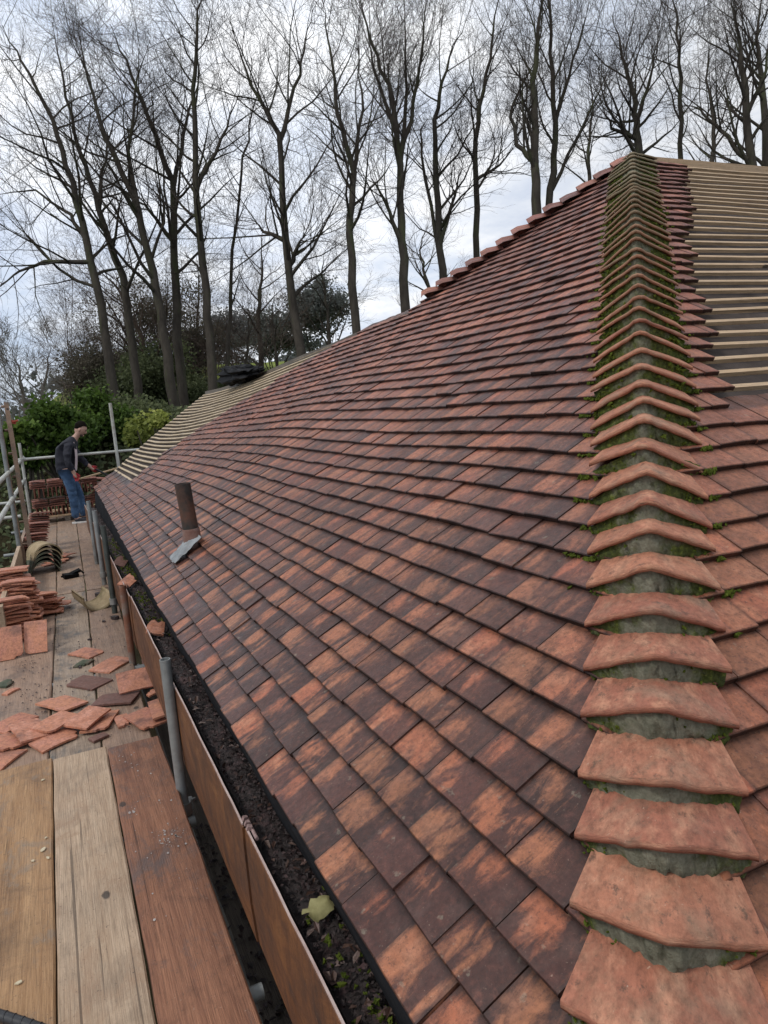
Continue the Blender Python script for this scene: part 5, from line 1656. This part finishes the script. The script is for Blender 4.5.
at_shrub(150, 434, 16.5, 56, 44, 2600, .11, 'leaf_yellow', 'yellow green loose shrub between the far post and the stripped verge', 4, clumps=12)
at_shrub(100, 372, 32, 80, 80, 12000, .11, 'leaf_olive', 'olive evergreen mass at the foot of the leftmost trees', 5, clumps=40, hollow=.1)
at_shrub(150, 385, 30, 100, 80, 17000, .12, 'leaf_dark', 'dark ivy thicket around the left trunks', 6, clumps=44, hollow=.1)
at_shrub(205, 398, 30, 70, 44, 9000, .12, 'leaf_dark', 'low dark thicket just left of the black sheeting', 7, clumps=30, hollow=.1)
at_shrub(122, 430, 22, 90, 74, 13000, .12, 'leaf_dark', 'dark shaded bush behind the far scaffold post', 8, clumps=30)
at_shrub(150, 318, 34, 130, 90, 9000, .10, 'leaf_olive', 'thin olive brown growth climbing among the left trunks', 9, clumps=60, hollow=.05)
at_shrub(195, 345, 34, 70, 60, 6000, .10, 'leaf_olive', 'olive scrub between the pole tree and the ivy thicket', 10, clumps=36, hollow=.1)
at_shrub(312, 312, 46, 70, 72, 14000, .17, 'leaf_conifer', 'dark conifer behind the broken limbed tree', 11, 'evergreen trees in the background', 'conifer', 'tree', 34, .1)
at_shrub(272, 335, 48, 70, 46, 9000, .17, 'leaf_conifer', 'lower dark conifer left of the bigger conifer', 12, 'evergreen trees in the background', 'conifer', 'tree', 30, .1)
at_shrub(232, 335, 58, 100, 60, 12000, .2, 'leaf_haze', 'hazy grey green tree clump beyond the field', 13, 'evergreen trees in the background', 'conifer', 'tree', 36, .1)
# distant wood that reads as one mass
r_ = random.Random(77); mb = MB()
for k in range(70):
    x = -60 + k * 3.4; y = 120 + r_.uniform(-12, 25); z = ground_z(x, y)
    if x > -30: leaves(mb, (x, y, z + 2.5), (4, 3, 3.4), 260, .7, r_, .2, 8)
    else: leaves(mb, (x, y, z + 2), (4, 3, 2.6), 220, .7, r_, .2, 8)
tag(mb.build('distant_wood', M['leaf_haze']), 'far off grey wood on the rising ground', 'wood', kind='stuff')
# ground cover on the bank
mb = MB(); r_ = random.Random(5)
for _ in range(52000):
    x = r_.uniform(-9, 26); y = r_.uniform(16, 33); p = Vector((x, y, ground_z(x, y) + r_.uniform(0, .35)))
    a = Vector((r_.gauss(0, 1), r_.gauss(0, 1), r_.gauss(0, .8))).normalized(); b = a.orthogonal().normalized() * .055
    mb.add([p - a * .085, p + b, p + a * .085, p - b], [(0, 1, 2, 3)], [(min(1, max(0, r_.gauss(.4, .25))), 0, 0)] * 4)
tag(mb.build('undergrowth', M['leaf_dark']), 'dark ivy and bramble covering the bank below the trees', 'undergrowth', kind='stuff')

# ------------------------------------------------------------------ sky and light
world = bpy.data.worlds.new('World'); scene.world = world; world.use_nodes = True
nt = world.node_tree; g = N(nt)
bg = nt.nodes['Background']
SUN_EL, SUN_AZ = math.radians(52), math.radians(-105)      # azimuth measured from +Y towards +X
sky = g.n('ShaderNodeTexSky', sky_type='NISHITA'); sky.sun_disc = False
sky.sun_elevation = SUN_EL; sky.sun_rotation = SUN_AZ
tc = g.n('ShaderNodeTexCoord'); v = tc.outputs['Generated']
sp = g.n('ShaderNodeSeparateXYZ'); g.l(v, sp.inputs[0])
# project the view direction onto a cloud deck so that clouds flatten towards the horizon
den = g.math('ADD', g.math('MAXIMUM', sp.outputs[2], 0.0), .22)
cb = g.n('ShaderNodeCombineXYZ'); g.l(g.math('DIVIDE', sp.outputs[0], den), cb.inputs[0]); g.l(g.math('DIVIDE', sp.outputs[1], den), cb.inputs[1])
n1 = g.noise(g.vmul(cb.outputs[0], (1, 1, 1), (3.1, 1.7, 0)), 1.5, 9, .58, .3)
n2 = g.noise(g.vmul(cb.outputs[0], (1, 1, 1), (9.1, 4.2, 0)), 2.6, 8, .6, .2)
cover = g.ramp(n1, [(.26, .45), (.46, .97)])
# a glow of thin cloud where the sun stands
cloud = g.ramp(n2, [(.27, (5.7, 6.5, 8.1)), (.46, (8.0, 8.5, 9.4)), (.61, (10.4, 10.5, 10.7))])
dt = g.n('ShaderNodeVectorMath', operation='DOT_PRODUCT'); g.l(v, dt.inputs[0])
dt.inputs[1].default_value = (.12, .86, .42)
glow = g.ramp(dt.outputs['Value'], [(.80, .86), (1.0, 1.22)])
cloud = g.mix(1.0, cloud, glow, 'MULTIPLY')
lowl = g.math('MULTIPLY', g.ramp(sp.outputs[2], [(.0, 1), (.34, 0)]), g.ramp(g.math('MULTIPLY_ADD', sp.outputs[0], .5, .5), [(.42, 1), (.66, 0)]))
cover = g.math('MULTIPLY', cover, g.math('SUBTRACT', 1.0, g.math('MULTIPLY', lowl, .85)))
skyc = g.mix(cover, g.mix(.55, sky.outputs[0], (4.4, 6.0, 9.0)), cloud)
g.l(skyc, bg.inputs['Color']); bg.inputs['Strength'].default_value = .106
sun = bpy.data.lights.new('sun', 'SUN'); sun.energy = 1.5; sun.angle = math.radians(11); sun.color = (1, .95, .88)
so = bpy.data.objects.new('sun', sun); COL.objects.link(so)
sd = Vector((math.sin(SUN_AZ) * math.cos(SUN_EL), math.cos(SUN_AZ) * math.cos(SUN_EL), math.sin(SUN_EL)))
so.rotation_euler = sd.to_track_quat('Z', 'Y').to_euler()
scene.view_settings.view_transform = 'Standard'; scene.view_settings.look = 'None'
scene.view_settings.exposure = 0; scene.view_settings.gamma = 1
scene.cycles.use_denoising = True
scene.cycles.max_bounces = 6
